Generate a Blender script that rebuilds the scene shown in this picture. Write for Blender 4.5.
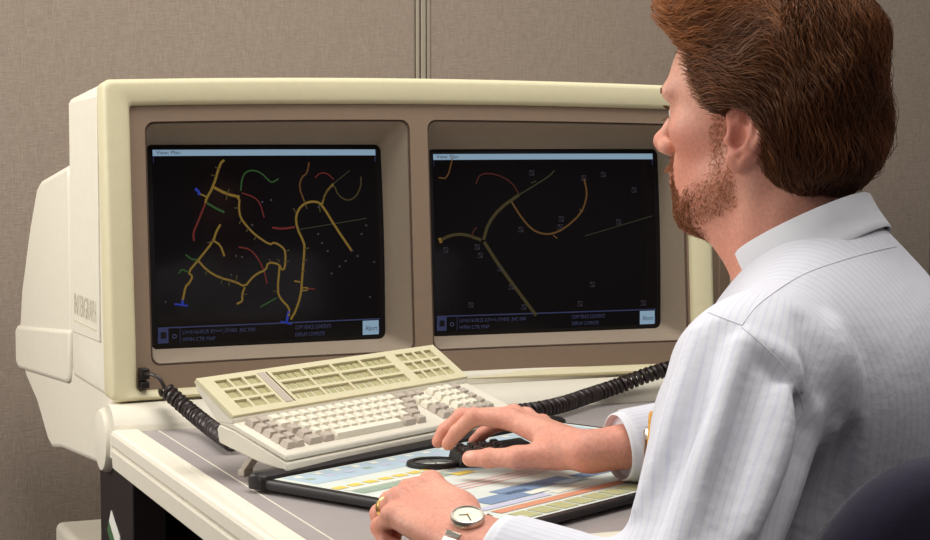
import bpy, bmesh, math, random
import numpy as np
from math import sin, cos, tan, radians, pi, sqrt, atan, atan2
from mathutils import Vector, Matrix

random.seed(7); rng = np.random.default_rng(7)
for o in list(bpy.data.objects): bpy.data.objects.remove(o, do_unlink=True)
scene = bpy.context.scene
COL = scene.collection

# ------------------------------------------------------------------ camera
F = 1863.0; TH = radians(22.3); HC = 1.12; PIT = atan(128 / F)
FW = np.array([sin(TH) * cos(PIT), cos(TH) * cos(PIT), -sin(PIT)])
RT = np.array([cos(TH), -sin(TH), 0.0]); UP = np.cross(RT, FW)
CAM = np.array([0, 0, HC])
def ray(px, py): return FW + RT * (px - 465) / F - UP * (py - 270) / F
def onY(px, py, Y): d = ray(px, py); return CAM + d * (Y / d[1])
def onZ(px, py, Z): d = ray(px, py); return CAM + d * ((Z - HC) / d[2])
def onX(px, py, X): d = ray(px, py); return CAM + d * (X / d[0])
def at(px, py, depth): return CAM + ray(px, py) * depth
def proj(p):
    v = np.asarray(p, float) - CAM; z = v @ FW
    return 465 + F * (v @ RT) / z, 270 - F * (v @ UP) / z, z
cd = bpy.data.cameras.new('camera'); cam = bpy.data.objects.new('camera', cd); COL.objects.link(cam)
cam.location = CAM
cd.sensor_width = 36.0; cd.lens = 36.0 * F / 930.0; cd.clip_start = 0.05; cd.clip_end = 50
cam.rotation_euler = Matrix((RT, UP, -FW)).transposed().to_euler()
scene.camera = cam

# ------------------------------------------------------------------ light
w = bpy.data.worlds.new('room_light'); scene.world = w; w.use_nodes = True
w.node_tree.nodes['Background'].inputs[0].default_value = (1.0, 0.95, 0.91, 1)
w.node_tree.nodes['Background'].inputs[1].default_value = 0.13
def area(name, loc, target, sx, sy, power, col):
    ld = bpy.data.lights.new(name, 'AREA'); ld.shape = 'RECTANGLE'; ld.size = sx; ld.size_y = sy
    ld.energy = power; ld.color = col
    o = bpy.data.objects.new(name, ld); COL.objects.link(o); o.location = loc
    o.rotation_euler = (Vector(target) - Vector(loc)).to_track_quat('-Z', 'Y').to_euler()
    return o
area('ceiling_light', (0.85, 1.75, 2.65), (0.85, 1.95, 0), 1.5, 0.9, 38, (1.0, 0.97, 0.92))
area('ceiling_light', (1.5, 0.6, 2.65), (1.2, 1.2, 0), 1.2, 0.6, 13, (1.0, 0.97, 0.93))
area('photo_softbox', (-0.95, 2.85, 1.75), (0.7, 2.1, 1.0), 0.8, 0.8, 32, (1.0, 0.97, 0.92))
area('front_softbox', (-1.15, 1.25, 1.75), (0.8, 2.3, 0.95), 0.7, 0.7, 15, (1.0, 0.97, 0.92))
area('wall_fill', (1.5, 2.95, 2.55), (1.4, 3.45, 1.5), 2.4, 0.25, 9, (1.0, 0.96, 0.90))  # unseen lamp added to brighten the wall from the top
vs = scene.view_settings
vs.view_transform = 'Standard'; vs.look = 'None'; vs.gamma = 1; vs.use_curve_mapping = False; vs.exposure = -0.10

# ------------------------------------------------------------------ materials
def srgb(r, g, b):
    f = lambda c: (c / 255 / 12.92) if c / 255 <= 0.04045 else ((c / 255 + 0.055) / 1.055) ** 2.4
    return (f(r), f(g), f(b), 1)
MATS = {}
def mat(name, col, rough=0.5, spec=0.5, noise=0.0, nscale=40, bump=0.0, bscale=300, metal=0.0, emit=None, estr=0.0, sheen=0.0, sss=0.0, coat=0.0, detail=4):
    if name in MATS: return MATS[name]
    m = bpy.data.materials.new(name); m.use_nodes = True
    nt = m.node_tree; b = nt.nodes['Principled BSDF']; L = nt.links
    b.inputs['Base Color'].default_value = col
    b.inputs['Roughness'].default_value = rough
    b.inputs['Specular IOR Level'].default_value = spec
    b.inputs['Metallic'].default_value = metal
    if sheen: b.inputs['Sheen Weight'].default_value = sheen
    if coat: b.inputs['Coat Weight'].default_value = coat
    if emit is not None:
        b.inputs['Emission Color'].default_value = emit; b.inputs['Emission Strength'].default_value = estr
    tc = nt.nodes.new('ShaderNodeTexCoord')
    if noise > 0:
        n = nt.nodes.new('ShaderNodeTexNoise'); n.inputs['Scale'].default_value = nscale; n.inputs['Detail'].default_value = detail
        L.new(tc.outputs['Object'], n.inputs['Vector'])
        mr = nt.nodes.new('ShaderNodeMapRange'); mr.inputs[1].default_value = 0.3; mr.inputs[2].default_value = 0.7
        mr.inputs[3].default_value = 1 - noise; mr.inputs[4].default_value = 1 + noise
        L.new(n.outputs['Fac'], mr.inputs[0])
        mx = nt.nodes.new('ShaderNodeVectorMath'); mx.operation = 'SCALE'
        mx.inputs[0].default_value = col[:3]; L.new(mr.outputs[0], mx.inputs['Scale'])
        L.new(mx.outputs[0], b.inputs['Base Color'])
    if bump > 0:
        n2 = nt.nodes.new('ShaderNodeTexNoise'); n2.inputs['Scale'].default_value = bscale; n2.inputs['Detail'].default_value = 2
        L.new(tc.outputs['Object'], n2.inputs['Vector'])
        bp = nt.nodes.new('ShaderNodeBump'); bp.inputs['Strength'].default_value = bump; bp.inputs['Distance'].default_value = 0.002
        L.new(n2.outputs['Fac'], bp.inputs['Height']); L.new(bp.outputs['Normal'], b.inputs['Normal'])
    MATS[name] = m
    return m
CREAM = mat('cream_plastic', srgb(225, 218, 201), 0.5, 0.4, 0.02, 60, 0.12, 500)
CREAMF = mat('cream_olive_plastic', srgb(214, 205, 170), 0.5, 0.4, 0.02, 60, 0.12, 500)
TAN = mat('tan_plastic', srgb(132, 112, 94), 0.6, 0.3, 0.025, 80, 0.15, 500)
GREYTOP = mat('grey_laminate', srgb(158, 150, 148), 0.42, 0.45, 0.03, 30, 0.06, 600)
BLACK = mat('black_plastic', srgb(26, 20, 21), 0.45, 0.4, 0.1, 50, 0.1, 300)
CORDM = mat('cord_rubber', srgb(38, 26, 25), 0.42, 0.5)
FRAMEB = mat('black_metal', srgb(30, 20, 22), 0.6, 0.3, 0.1, 20)
GLASS = mat('screen_glass', srgb(12, 10, 12), 0.12, 0.15, emit=srgb(30, 22, 24), estr=0.10)
SCRBORDER = mat('screen_border', srgb(14, 12, 16), 0.5, 0.3)
KEYW = mat('key_cream', srgb(230, 224, 206), 0.5, 0.4)
KEYG = mat('key_grey', srgb(186, 174, 160), 0.5, 0.4)
OLIVE = mat('label_olive', srgb(178, 172, 128), 0.55, 0.3, 0.08, 200)
SEAM = mat('seam_dark', srgb(88, 72, 62), 0.8, 0.1)
STEEL = mat('watch_steel', srgb(205, 198, 186), 0.28, 0.5, metal=0.9)
GOLD = mat('ring_gold', srgb(226, 186, 110), 0.25, 0.5, metal=1.0)
NAVY = mat('navy_fabric', srgb(30, 24, 44), 0.9, 0.2, 0.15, 200, 0.3, 900, sheen=0.2)
def glow(name, c, s): return mat('glow_' + name, (0.01, 0.01, 0.01, 1), 0.4, 0.2, emit=srgb(*c), estr=s)

def wall_mat():
    m = bpy.data.materials.new('panel_fabric'); m.use_nodes = True
    nt = m.node_tree; b = nt.nodes['Principled BSDF']; L = nt.links
    b.inputs['Roughness'].default_value = 0.95; b.inputs['Specular IOR Level'].default_value = 0.1
    tc = nt.nodes.new('ShaderNodeTexCoord')
    mp = nt.nodes.new('ShaderNodeMapping'); mp.inputs['Scale'].default_value = (420, 420, 60)
    L.new(tc.outputs['Object'], mp.inputs['Vector'])
    n = nt.nodes.new('ShaderNodeTexNoise'); n.inputs['Scale'].default_value = 1; n.inputs['Detail'].default_value = 3
    L.new(mp.outputs[0], n.inputs['Vector'])
    mp2 = nt.nodes.new('ShaderNodeMapping'); mp2.inputs['Scale'].default_value = (60, 60, 420)
    L.new(tc.outputs['Object'], mp2.inputs['Vector'])
    n2 = nt.nodes.new('ShaderNodeTexNoise'); n2.inputs['Scale'].default_value = 1; n2.inputs['Detail'].default_value = 3
    L.new(mp2.outputs[0], n2.inputs['Vector'])
    ad = nt.nodes.new('ShaderNodeMath'); ad.operation = 'ADD'
    L.new(n.outputs['Fac'], ad.inputs[0]); L.new(n2.outputs['Fac'], ad.inputs[1])
    cr = nt.nodes.new('ShaderNodeValToRGB')
    cr.color_ramp.elements[0].position = 0.36; cr.color_ramp.elements[1].position = 0.66
    cr.color_ramp.elements[0].color = srgb(144, 130, 118); cr.color_ramp.elements[1].color = srgb(160, 146, 133)
    hf = nt.nodes.new('ShaderNodeMath'); hf.operation = 'MULTIPLY'; hf.inputs[1].default_value = 0.5
    L.new(ad.outputs[0], hf.inputs[0]); L.new(hf.outputs[0], cr.inputs['Fac'])
    L.new(cr.outputs['Color'], b.inputs['Base Color'])
    bp = nt.nodes.new('ShaderNodeBump'); bp.inputs['Strength'].default_value = 0.35; bp.inputs['Distance'].default_value = 0.002
    L.new(ad.outputs[0], bp.inputs['Height']); L.new(bp.outputs['Normal'], b.inputs['Normal'])
    return m
WALLM = wall_mat()

# ------------------------------------------------------------------ mesh helpers
class MB:
    def __init__(s): s.v = []; s.f = []; s.mi = []
    def add(s, vs, fs, mi=0):
        n = len(s.v); s.v.extend([tuple(map(float, p)) for p in vs])
        s.f.extend([tuple(n + i for i in f) for f in fs]); s.mi.extend([mi] * len(fs)); return s
    def box(s, x0, x1, y0, y1, z0, z1, mi=0):
        return s.hexa([(x0, y0, z0), (x1, y0, z0), (x1, y1, z0), (x0, y1, z0)], [(x0, y0, z1), (x1, y0, z1), (x1, y1, z1), (x0, y1, z1)], mi)
    def hexa(s, b, t, mi=0):
        return s.add(list(b) + list(t), [(3, 2, 1, 0), (4, 5, 6, 7), (0, 1, 5, 4), (1, 2, 6, 5), (2, 3, 7, 6), (3, 0, 4, 7)], mi)
    def rings(s, rs, close=True, cap0=False, cap1=False, mi=0):
        n = len(rs[0]); base = len(s.v)
        for r in rs: s.v.extend([tuple(map(float, p)) for p in r])
        m = n if close else n - 1
        for k in range(len(rs) - 1):
            for i in range(m):
                a = base + k * n + i; b = base + k * n + (i + 1) % n
                s.f.append((a, b, b + n, a + n)); s.mi.append(mi)
        if cap0: s.f.append(tuple(base + i for i in range(n))[::-1]); s.mi.append(mi)
        if cap1: s.f.append(tuple(base + (len(rs) - 1) * n + i for i in range(n))); s.mi.append(mi)
        return s
    def prism(s, pts, axis, a, b, mi=0):
        # pts: list of 2D; axis 'x' -> (y,z), 'y' -> (x,z), 'z' -> (x,y)
        def P(p, t): return (t, p[0], p[1]) if axis == 'x' else ((p[0], t, p[1]) if axis == 'y' else (p[0], p[1], t))
        n = len(pts)
        vs = [P(p, a) for p in pts] + [P(p, b) for p in pts]
        fs = [tuple(range(n))[::-1], tuple(range(n, 2 * n))] + [(i, (i + 1) % n, n + (i + 1) % n, n + i) for i in range(n)]
        return s.add(vs, fs, mi)
    def tube(s, path, r, n=8, mi=0, cap=True):
        path = [np.asarray(p, float) for p in path]; rs = []
        R = r if hasattr(r, '__len__') else [r] * len(path)
        t0 = path[1] - path[0]; t0 /= np.linalg.norm(t0)
        ref = np.array([0, 0, 1.0]) if abs(t0[2]) < 0.9 else np.array([1.0, 0, 0])
        nn = np.cross(t0, ref); nn /= np.linalg.norm(nn)
        for i, p in enumerate(path):
            t = path[min(i + 1, len(path) - 1)] - path[max(i - 1, 0)]; t /= (np.linalg.norm(t) + 1e-12)
            nn = nn - t * (nn @ t); nn /= (np.linalg.norm(nn) + 1e-12); bb = np.cross(t, nn)
            rs.append([p + R[i] * (cos(2 * pi * k / n) * nn + sin(2 * pi * k / n) * bb) for k in range(n)])
        return s.rings(rs, True, cap, cap, mi)
    def xf(s, fn): s.v = [tuple(map(float, fn(np.array(p)))) for p in s.v]; return s
    def build(s, name, mats, parent=None, bevel=0, seg=2, smooth=True, ang=35, recalc=True):
        me = bpy.data.meshes.new(name); me.from_pydata(s.v, [], s.f); me.update()
        if not isinstance(mats, (list, tuple)): mats = [mats]
        for m in mats: me.materials.append(m)
        me.polygons.foreach_set('material_index', s.mi)
        if recalc:
            bm = bmesh.new(); bm.from_mesh(me); bmesh.ops.recalc_face_normals(bm, faces=bm.faces); bm.to_mesh(me); bm.free()
        if smooth:
            me.polygons.foreach_set('use_smooth', [True] * len(me.polygons))
            me.set_sharp_from_angle(angle=radians(ang))
        o = bpy.data.objects.new(name, me); COL.objects.link(o)
        if parent is not None: o.parent = parent; o.matrix_parent_inverse = parent.matrix_basis.inverted()
        if bevel:
            md = o.modifiers.new('bevel', 'BEVEL'); md.width = bevel; md.segments = seg; md.limit_method = 'ANGLE'; md.angle_limit = radians(35)
            md.harden_normals = False
        return o
def tag(o, label=None, cat=None, group=None, kind=None):
    if label: o['label'] = label
    if cat: o['category'] = cat
    if group: o['group'] = group
    if kind: o['kind'] = kind
    return o
def thing(name, loc, label=None, cat=None, group=None, kind=None):
    o = bpy.data.objects.new(name, None); COL.objects.link(o); o.location = loc; o.empty_display_size = 0.05
    return tag(o, label, cat, group, kind)
def rrect(x0, x1, z0, z1, r, nc=6, ns=10):
    """closed rounded rectangle, same point count always, starts bottom-left going +x"""
    pts = []
    def side(a, b, n): return [(a[0] + (b[0] - a[0]) * i / n, a[1] + (b[1] - a[1]) * i / n) for i in range(n)]
    def arc(cx, cz, a0): return [(cx + r * cos(a0 + pi / 2 * i / nc), cz + r * sin(a0 + pi / 2 * i / nc)) for i in range(nc)]
    pts += side((x0 + r, z0), (x1 - r, z0), ns) + arc(x1 - r, z0 + r, -pi / 2)
    pts += side((x1, z0 + r), (x1, z1 - r), ns) + arc(x1 - r, z1 - r, 0)
    pts += side((x1 - r, z1), (x0 + r, z1), ns) + arc(x0 + r, z1 - r, pi / 2)
    pts += side((x0, z1 - r), (x0, z0 + r), ns) + arc(x0 + r, z0 + r, pi)
    return pts
def text_mesh(txt, size):
    c = bpy.data.curves.new('txt', 'FONT'); c.body = txt; c.size = size; c.extrude = 0.0; c.resolution_u = 2
    o = bpy.data.objects.new('txt', c); COL.objects.link(o)
    bpy.context.view_layer.update()
    me = bpy.data.meshes.new_from_object(o.evaluated_get(bpy.context.evaluated_depsgraph_get()))
    V = [tuple(v.co) for v in me.vertices]; Fs = [tuple(p.vertices) for p in me.polygons]
    bpy.data.objects.remove(o); bpy.data.curves.remove(c); bpy.data.meshes.remove(me)
    return V, Fs

# ------------------------------------------------------------------ setting
WY = 3.42
fl = MB().box(-3, 4, -1.2, WY + 0.1, -0.05, 0.0).build('floor', mat('carpet', srgb(92, 84, 82), 0.95, 0.1, 0.2, 300, 0.5, 600)); tag(fl, kind='structure')
jx = onY(423.0, 40, WY)[0]
wall = thing('wall_back', (jx, WY, 0), kind='structure')
pw = 1.22
def panel(x0, x1):
    return MB().box(x0, x1, WY, WY + 0.05, 0.06, 2.1).build('panel', WALLM, wall, 0.006)
hw = 0.017
for k in (-2, -1, 0, 1, 2): panel(jx + hw * 0.85 + k * pw, jx - hw * 0.85 + (k + 1) * pw)
TRIMM = mat('trim_grey', srgb(158, 148, 132), 0.5, 0.4)
for k in (-2, -1, 0, 1, 2, 3):
    x = jx + k * pw
    t = MB().box(x - 0.0048, x + 0.0048, WY - 0.004, WY + 0.05, 0, 2.1)
    t.box(x - 0.0145, x - 0.0075, WY - 0.002, WY + 0.05, 0, 2.1); t.box(x + 0.0075, x + 0.0145, WY - 0.002, WY + 0.05, 0, 2.1)
    t.build('panel_post', TRIMM, wall, 0.0015)
    MB().box(x - 0.0145, x + 0.0145, WY + 0.012, WY + 0.04, 0, 2.1).build('post_channel', SEAM, wall)
MB().box(jx - 2 * pw, jx + 3 * pw, WY - 0.004, WY + 0.055, 2.1, 2.14).build('panel_cap', TRIMM, wall, 0.004)
MB().box(jx - 2 * pw, jx + 3 * pw, WY - 0.004, WY + 0.055, 0, 0.06).build('panel_base', TRIMM, wall, 0.004)

# ------------------------------------------------------------------ console
X0, X1, XM = 0.495, 1.408, 0.9515
ZB, ZT = 0.776, 1.203
def bow(x): t = (x - XM) / 0.456; return 0.030 * (1 - t * t)
def bend(p):
    """straight (x, d, z), d = depth behind the front plane -> world"""
    x, d, z = p
    k = max(0.0, 1 - max(0, d) / 0.28)
    y = 2.432 + d + bow(x) * k + 0.075 * (z - 0.78) * max(0, 1 - max(0, d) / 0.27)
    t = (x - XM) / 0.456
    z2 = z + 0.008 * (1 - t * t) * max(0, (z - 0.95) / 0.25) - (0.018 * max(0, min(1, d / 0.24))) * max(0, (z - 1.1) / 0.1)
    return np.array([x, y, z2])
console = thing('workstation_console', (XM, 2.85, 0.65), 'cream twin-screen graphics workstation console on the grey desk', 'computer')
def ring(x0, x1, z0, z1, r, d): return [(x, d, z) for x, z in rrect(x0, x1, z0, z1, r, 6, 16)]
ix0, ix1, iz0, iz1 = X0 + 0.036, X1 - 0.034, 0.7885, 1.168
fr = MB()
fr.rings([ring(X0 + .001, X1 - .001, ZB + .001, ZT - .001, .010, .052), ring(X0, X1, ZB, ZT, .010, .050), ring(X0, X1, ZB, ZT, .010, .009), ring(X0 + .0012, X1 - .0012, ZB + .001, ZT - .0012, .010, .0045),
          ring(X0 + .004, X1 - .004, ZB + .003, ZT - .004, .009, .0012), ring(X0 + .008, X1 - .008, ZB + .005, ZT - .008, .008, 0.0),
          ring(ix0 - .006, ix1 + .006, iz0 - .003, iz1 + .006, .009, 0.003), ring(ix0 - .002, ix1 + .002, iz0 - .001, iz1 + .002, .007, .0055),
          ring(ix0, ix1, iz0, iz1, .006, .010), ring(ix0 + .002, ix1 - .002, iz0 + .002, iz1 - .002, .006, .030)])
fr.xf(bend).build('front_frame', CREAMF, console, ang=50)
# housing shell behind the frame
sh = MB()
sh.rings([ring(X0 + .004, X1 - .004, ZB + .004, ZT - .004, .010, .049), ring(X0 + .001, X1 - .001, ZB + .001, ZT - .001, .010, .053), ring(X0 + .001, X1 - .001, ZB + .001, ZT - .001, .010, .282),
          ring(X0 + .003, X1 - .003, ZB + .003, ZT - .006, .012, .290), ring(X0 + .010, X1 - .010, ZB + .010, ZT - .014, .014, .296), ring(X0 + .05, X1 - .05, ZB + .05, ZT - .06, .02, .300)], cap1=True)
sh.xf(bend).build('housing_shell', CREAM, console, ang=50)
# lower side body: profile in the side plane, from the photo
def side_prof(pxs, X=X0): return [tuple(onX(a, b, X)[1:]) for a, b in pxs]
low = [(2.462, .790)] + [(2.462, .742), (2.48, .70), (2.535, .676)] + [(2.845, .652), (2.925, .640), (2.965, .648), (3.06, .695), (3.16, .722), (3.19, .735), (3.19, .79)]
MB().prism(low, 'x', X0 + .004, X1 - .004).build('lower_body', CREAM, console, 0.008, 3)
# rear cover (bulging hump with a stepped lower band)
def hump(x):  # scale outline towards the back for roundness
    return x
hp = [(2.735, .782), (2.735, 1.074), (2.75, 1.088), (2.985, 1.060), (3.02, 1.048), (3.09, .985), (3.185, .875), (3.215, .806), (3.215, .745), (2.75, .765)]
MB().prism(hp, 'x', X0 + .002, X1 - .002).build('rear_cover', CREAM, console, 0.012, 4)
band = [(2.737, .780), (2.737, .846), (3.225, .808), (3.245, .800), (3.245, .742), (3.22, .733), (2.765, .762), (2.745, .767)]
MB().prism(band, 'x', X0 - .001, X1 + .001).build('rear_band', CREAM, console, 0.007, 3)
# logo plate, seams, hinge
pl = [onX(a, b, X0 - .001)[1:] for a, b in ((100.5, 302), (71.5, 302), (71.5, 334.5), (100.5, 338))]
lp = MB().prism([(2.505, .905), (2.505, .850), (2.706, .846), (2.706, 1.176), (2.505, 1.182)], 'x', X0 - .0016, X0 + .002).build('side_panel', CREAM, console, 0.0012)
V, Fs = text_mesh('INTERGRAPH', 0.046)
mxx = max(v[0] for v in V)
lg = MB().add([(X0 - .0024, 2.685 - v[0] / mxx * 0.160, .874 + v[1] * 0.95) for v in V], Fs)
lg.box(X0 - .0024, X0 - .0018, 2.525, 2.685, .863, .8655)
lg.build('embossed_name', mat('emboss_shadow', srgb(208, 198, 176), 0.7, 0.2), lp, smooth=False)  # flat letters, tinted darker to paint in the shading of raised type
hg = MB(); hc = (2.472, .722)
def disc(x, r): return [(x, hc[0] + r * cos(2 * pi * i / 40), hc[1] + r * sin(2 * pi * i / 40)) for i in range(40)]
hg.rings([disc(X0 + .012, .043), disc(X0 - .004, .043), disc(X0 - .009, .040), disc(X0 - .0105, .034)], cap1=True)
hg.build('hinge_disc', CREAM, console, ang=40)
hg2 = MB().xf(lambda p: p); hg2.rings([disc(X1 - .012, .043), disc(X1 + .004, .043), disc(X1 + .009, .040), disc(X1 + .0105, .034)], cap1=True); hg2.build('hinge_disc', CREAM, console, ang=40)

# bezel with the two openings
bezel = MB(); xs = XM - .0005
ops = {'L': (0.5525, 0.9395), 'R': (0.9665, 1.3710)}
OZ0, OZ1 = 0.820, 1.146
DB = .013
def cell(x0, x1, op):
    a = ring(op[0], op[1], OZ0, OZ1, .013, DB)
    # outer rectangle sampled to match
    out = [(x, DB, z) for x, z in rrect(x0, x1, iz0 + .0005, iz1 - .0005, .0005, 6, 16)]
    bezel.rings([out, a, [(p[0], DB + .004, p[2]) for p in a]])
cell(ix0 + .0005, xs, ops['L']); cell(xs, ix1 - .0005, ops['R'])
bz = bezel.xf(bend).build('bezel', TAN, console, ang=30)
SCR = {}
DS = 0.072
for nm, op in ops.items():
    sx0, sx1 = (0.577, 0.912) if nm == 'L' else (0.990, 1.352)
    # fit the screen rectangle on a plane following the bowed front
    pA = bend((sx0, DB + DS, .98)); pB = bend((sx1, DB + DS, .98))
    ux = pB - pA; ux[2] = 0; ux /= np.linalg.norm(ux)
    vz = np.array([0, .06, 1.0]); vz -= ux * (vz @ ux); vz /= np.linalg.norm(vz); nz = np.cross(ux, vz)  # towards viewer: -y
    if nz[1] > 0: nz = -nz
    org = (pA + pB) / 2
    pxc = dict(L=((151.5, 147), (158, 345), (377, 150.2), (382, 335)), R=((433.5, 151.3), (436, 332), (655, 154.5), (657, 325)))[nm]
    uv = []
    for c in pxc:
        d = ray(*c); t = ((org - CAM) @ nz) / (d @ nz); q = CAM + d * t - org; uv.append((q @ ux, q @ vz))
    u0 = (uv[0][0] + uv[1][0]) / 2; u1 = (uv[2][0] + uv[3][0]) / 2; v1 = (uv[0][1] + uv[2][1]) / 2; v0 = (uv[1][1] + uv[3][1]) / 2
    print('screen', nm, 'w', u1 - u0, 'h', v1 - v0, uv)
    bulge = 0.009
    def surf(u, v, off=0.0, org=org, ux=ux, vz=vz, nz=nz, u0=u0, u1=u1, v0=v0, v1=v1):
        a = (u - (u0 + u1) / 2) / ((u1 - u0) / 2); b = (v - (v0 + v1) / 2) / ((v1 - v0) / 2)
        h = bulge * (1 - .5 * a * a - .5 * b * b) - bulge * .5
        return org + ux * u + vz * v + nz * (h + off)
    def uvof(px, py, org=org, ux=ux, vz=vz, nz=nz, surf=surf):
        h = 0.0
        for _ in range(4):
            d = ray(px, py); o2 = org + nz * h; t = ((o2 - CAM) @ nz) / (d @ nz); q = CAM + d * t - org
            u, v = q @ ux, q @ vz; h = (surf(u, v) - org) @ nz
        return u, v
    SCR[nm] = dict(surf=surf, uvof=uvof, u0=u0, u1=u1, v0=v0, v1=v1)
    N = 16
    sm = MB(); g = [[surf(u0 + (u1 - u0) * i / N, v0 + (v1 - v0) * j / N) for i in range(N + 1)] for j in range(N + 1)]
    sm.rings(g, False); scr = sm.build('screen', GLASS, console, recalc=False)
    SCR[nm]['obj'] = scr
    # dark rubber surround just outside the lit tube face
    def srect(e, off, r=.006):
        return [surf(a, b, off) for a, b in rrect(u0 - e, u1 + e, v0 - e * .7, v1 + e * .7, r, 6, 16)]
    br = MB(); br.rings([srect(-.0005, -.0005, .003), srect(.003, -.001), srect(.009, -.003)]); br.build('tube_surround', SCRBORDER, scr, recalc=False)
    # flared recess between the bezel and the tube
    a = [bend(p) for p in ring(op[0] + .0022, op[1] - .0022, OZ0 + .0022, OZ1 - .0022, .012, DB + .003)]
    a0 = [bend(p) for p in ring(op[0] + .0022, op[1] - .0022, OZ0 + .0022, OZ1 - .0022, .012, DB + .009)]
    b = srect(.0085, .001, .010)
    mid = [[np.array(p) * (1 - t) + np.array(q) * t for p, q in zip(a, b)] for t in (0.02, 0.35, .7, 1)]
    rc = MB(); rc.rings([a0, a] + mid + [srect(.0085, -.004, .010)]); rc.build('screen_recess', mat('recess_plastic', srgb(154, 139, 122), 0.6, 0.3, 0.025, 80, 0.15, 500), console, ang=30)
# shadow in the groove around each opening, painted as a dark ring
for nm, op in ops.items():
    gv = MB(); gv.rings([ring(op[0] + .0002, op[1] - .0002, OZ0 + .0002, OZ1 - .0002, .013, DB + .0035), ring(op[0] + .003, op[1] - .003, OZ0 + .003, OZ1 - .003, .012, DB + .0035)])
    gv.xf(bend).build('groove', SEAM, console)

# ---- pictures on the two tubes
YEL = glow('yellow', (190, 150, 52), 0.30); GRN = glow('green', (60, 120, 52), 0.28); RED = glow('red', (150, 40, 30), 0.30); BLU = glow('blue', (40, 66, 200), 0.41)
OLV = glow('olive', (104, 90, 36), 0.25); DIM = glow('dim', (74, 84, 50), 0.23); BAR = glow('bar', (160, 192, 216), .62); LIN = glow('line', (84, 92, 150), 0.25); GRY = glow('greymark', (100, 92, 112), 0.21); TXT = glow('text', (104, 112, 165), 0.23); DKT = glow('darktext', (60, 86, 116), 0.25)
ORN = glow('orange', (160, 104, 44), 0.23)
def smoothline(pts, it=2):
    for _ in range(it):
        q = [pts[0]]
        for a, b in zip(pts[:-1], pts[1:]):
            q += [(a[0] * .75 + b[0] * .25, a[1] * .75 + b[1] * .25), (a[0] * .25 + b[0] * .75, a[1] * .25 + b[1] * .75)]
        pts = q + [pts[-1]]
    return pts
def line(nm, pts, wpx, m, off=.0006, sm=1, name='map_line'):
    S = SCR[nm]; pts = smoothline(pts, sm) if sm else pts
    uv = [np.array(S['uvof'](*p)) for p in pts]; wd = wpx * .0014 / 2
    Lp, Rp = [], []
    for i, p in enumerate(uv):
        t = uv[min(i + 1, len(uv) - 1)] - uv[max(i - 1, 0)]; t = t / (np.linalg.norm(t) + 1e-9); n = np.array([-t[1], t[0]]) * wd
        Lp.append(S['surf'](*(p + n), off)); Rp.append(S['surf'](*(p - n), off))
    mb = MB(); mb.rings([Lp, Rp], False); return mb.build(name, m, S['obj'], recalc=False)
def rect_uv(nm, ua, ub, va, vb, m, name, off=.0006, n=12):
    S = SCR[nm]; mb = MB(); mb.rings([[S['surf'](ua + (ub - ua) * i / n, va, off) for i in range(n + 1)], [S['surf'](ua + (ub - ua) * i / n, vb, off) for i in range(n + 1)]], False)
    return mb.build(name, m, S['obj'], recalc=False)
def text_uv(nm, txt, u, v, size, m, wide=None, off=.0010, name='lettering'):
    S = SCR[nm]; V, Fs = text_mesh(txt, size); k = 1 if wide is None else wide / max(a[0] for a in V)
    MB().add([S['surf'](u + a[0] * k, v + a[1], off) for a in V], Fs).build(name, m, S['obj'], smooth=False, recalc=False)
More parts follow.
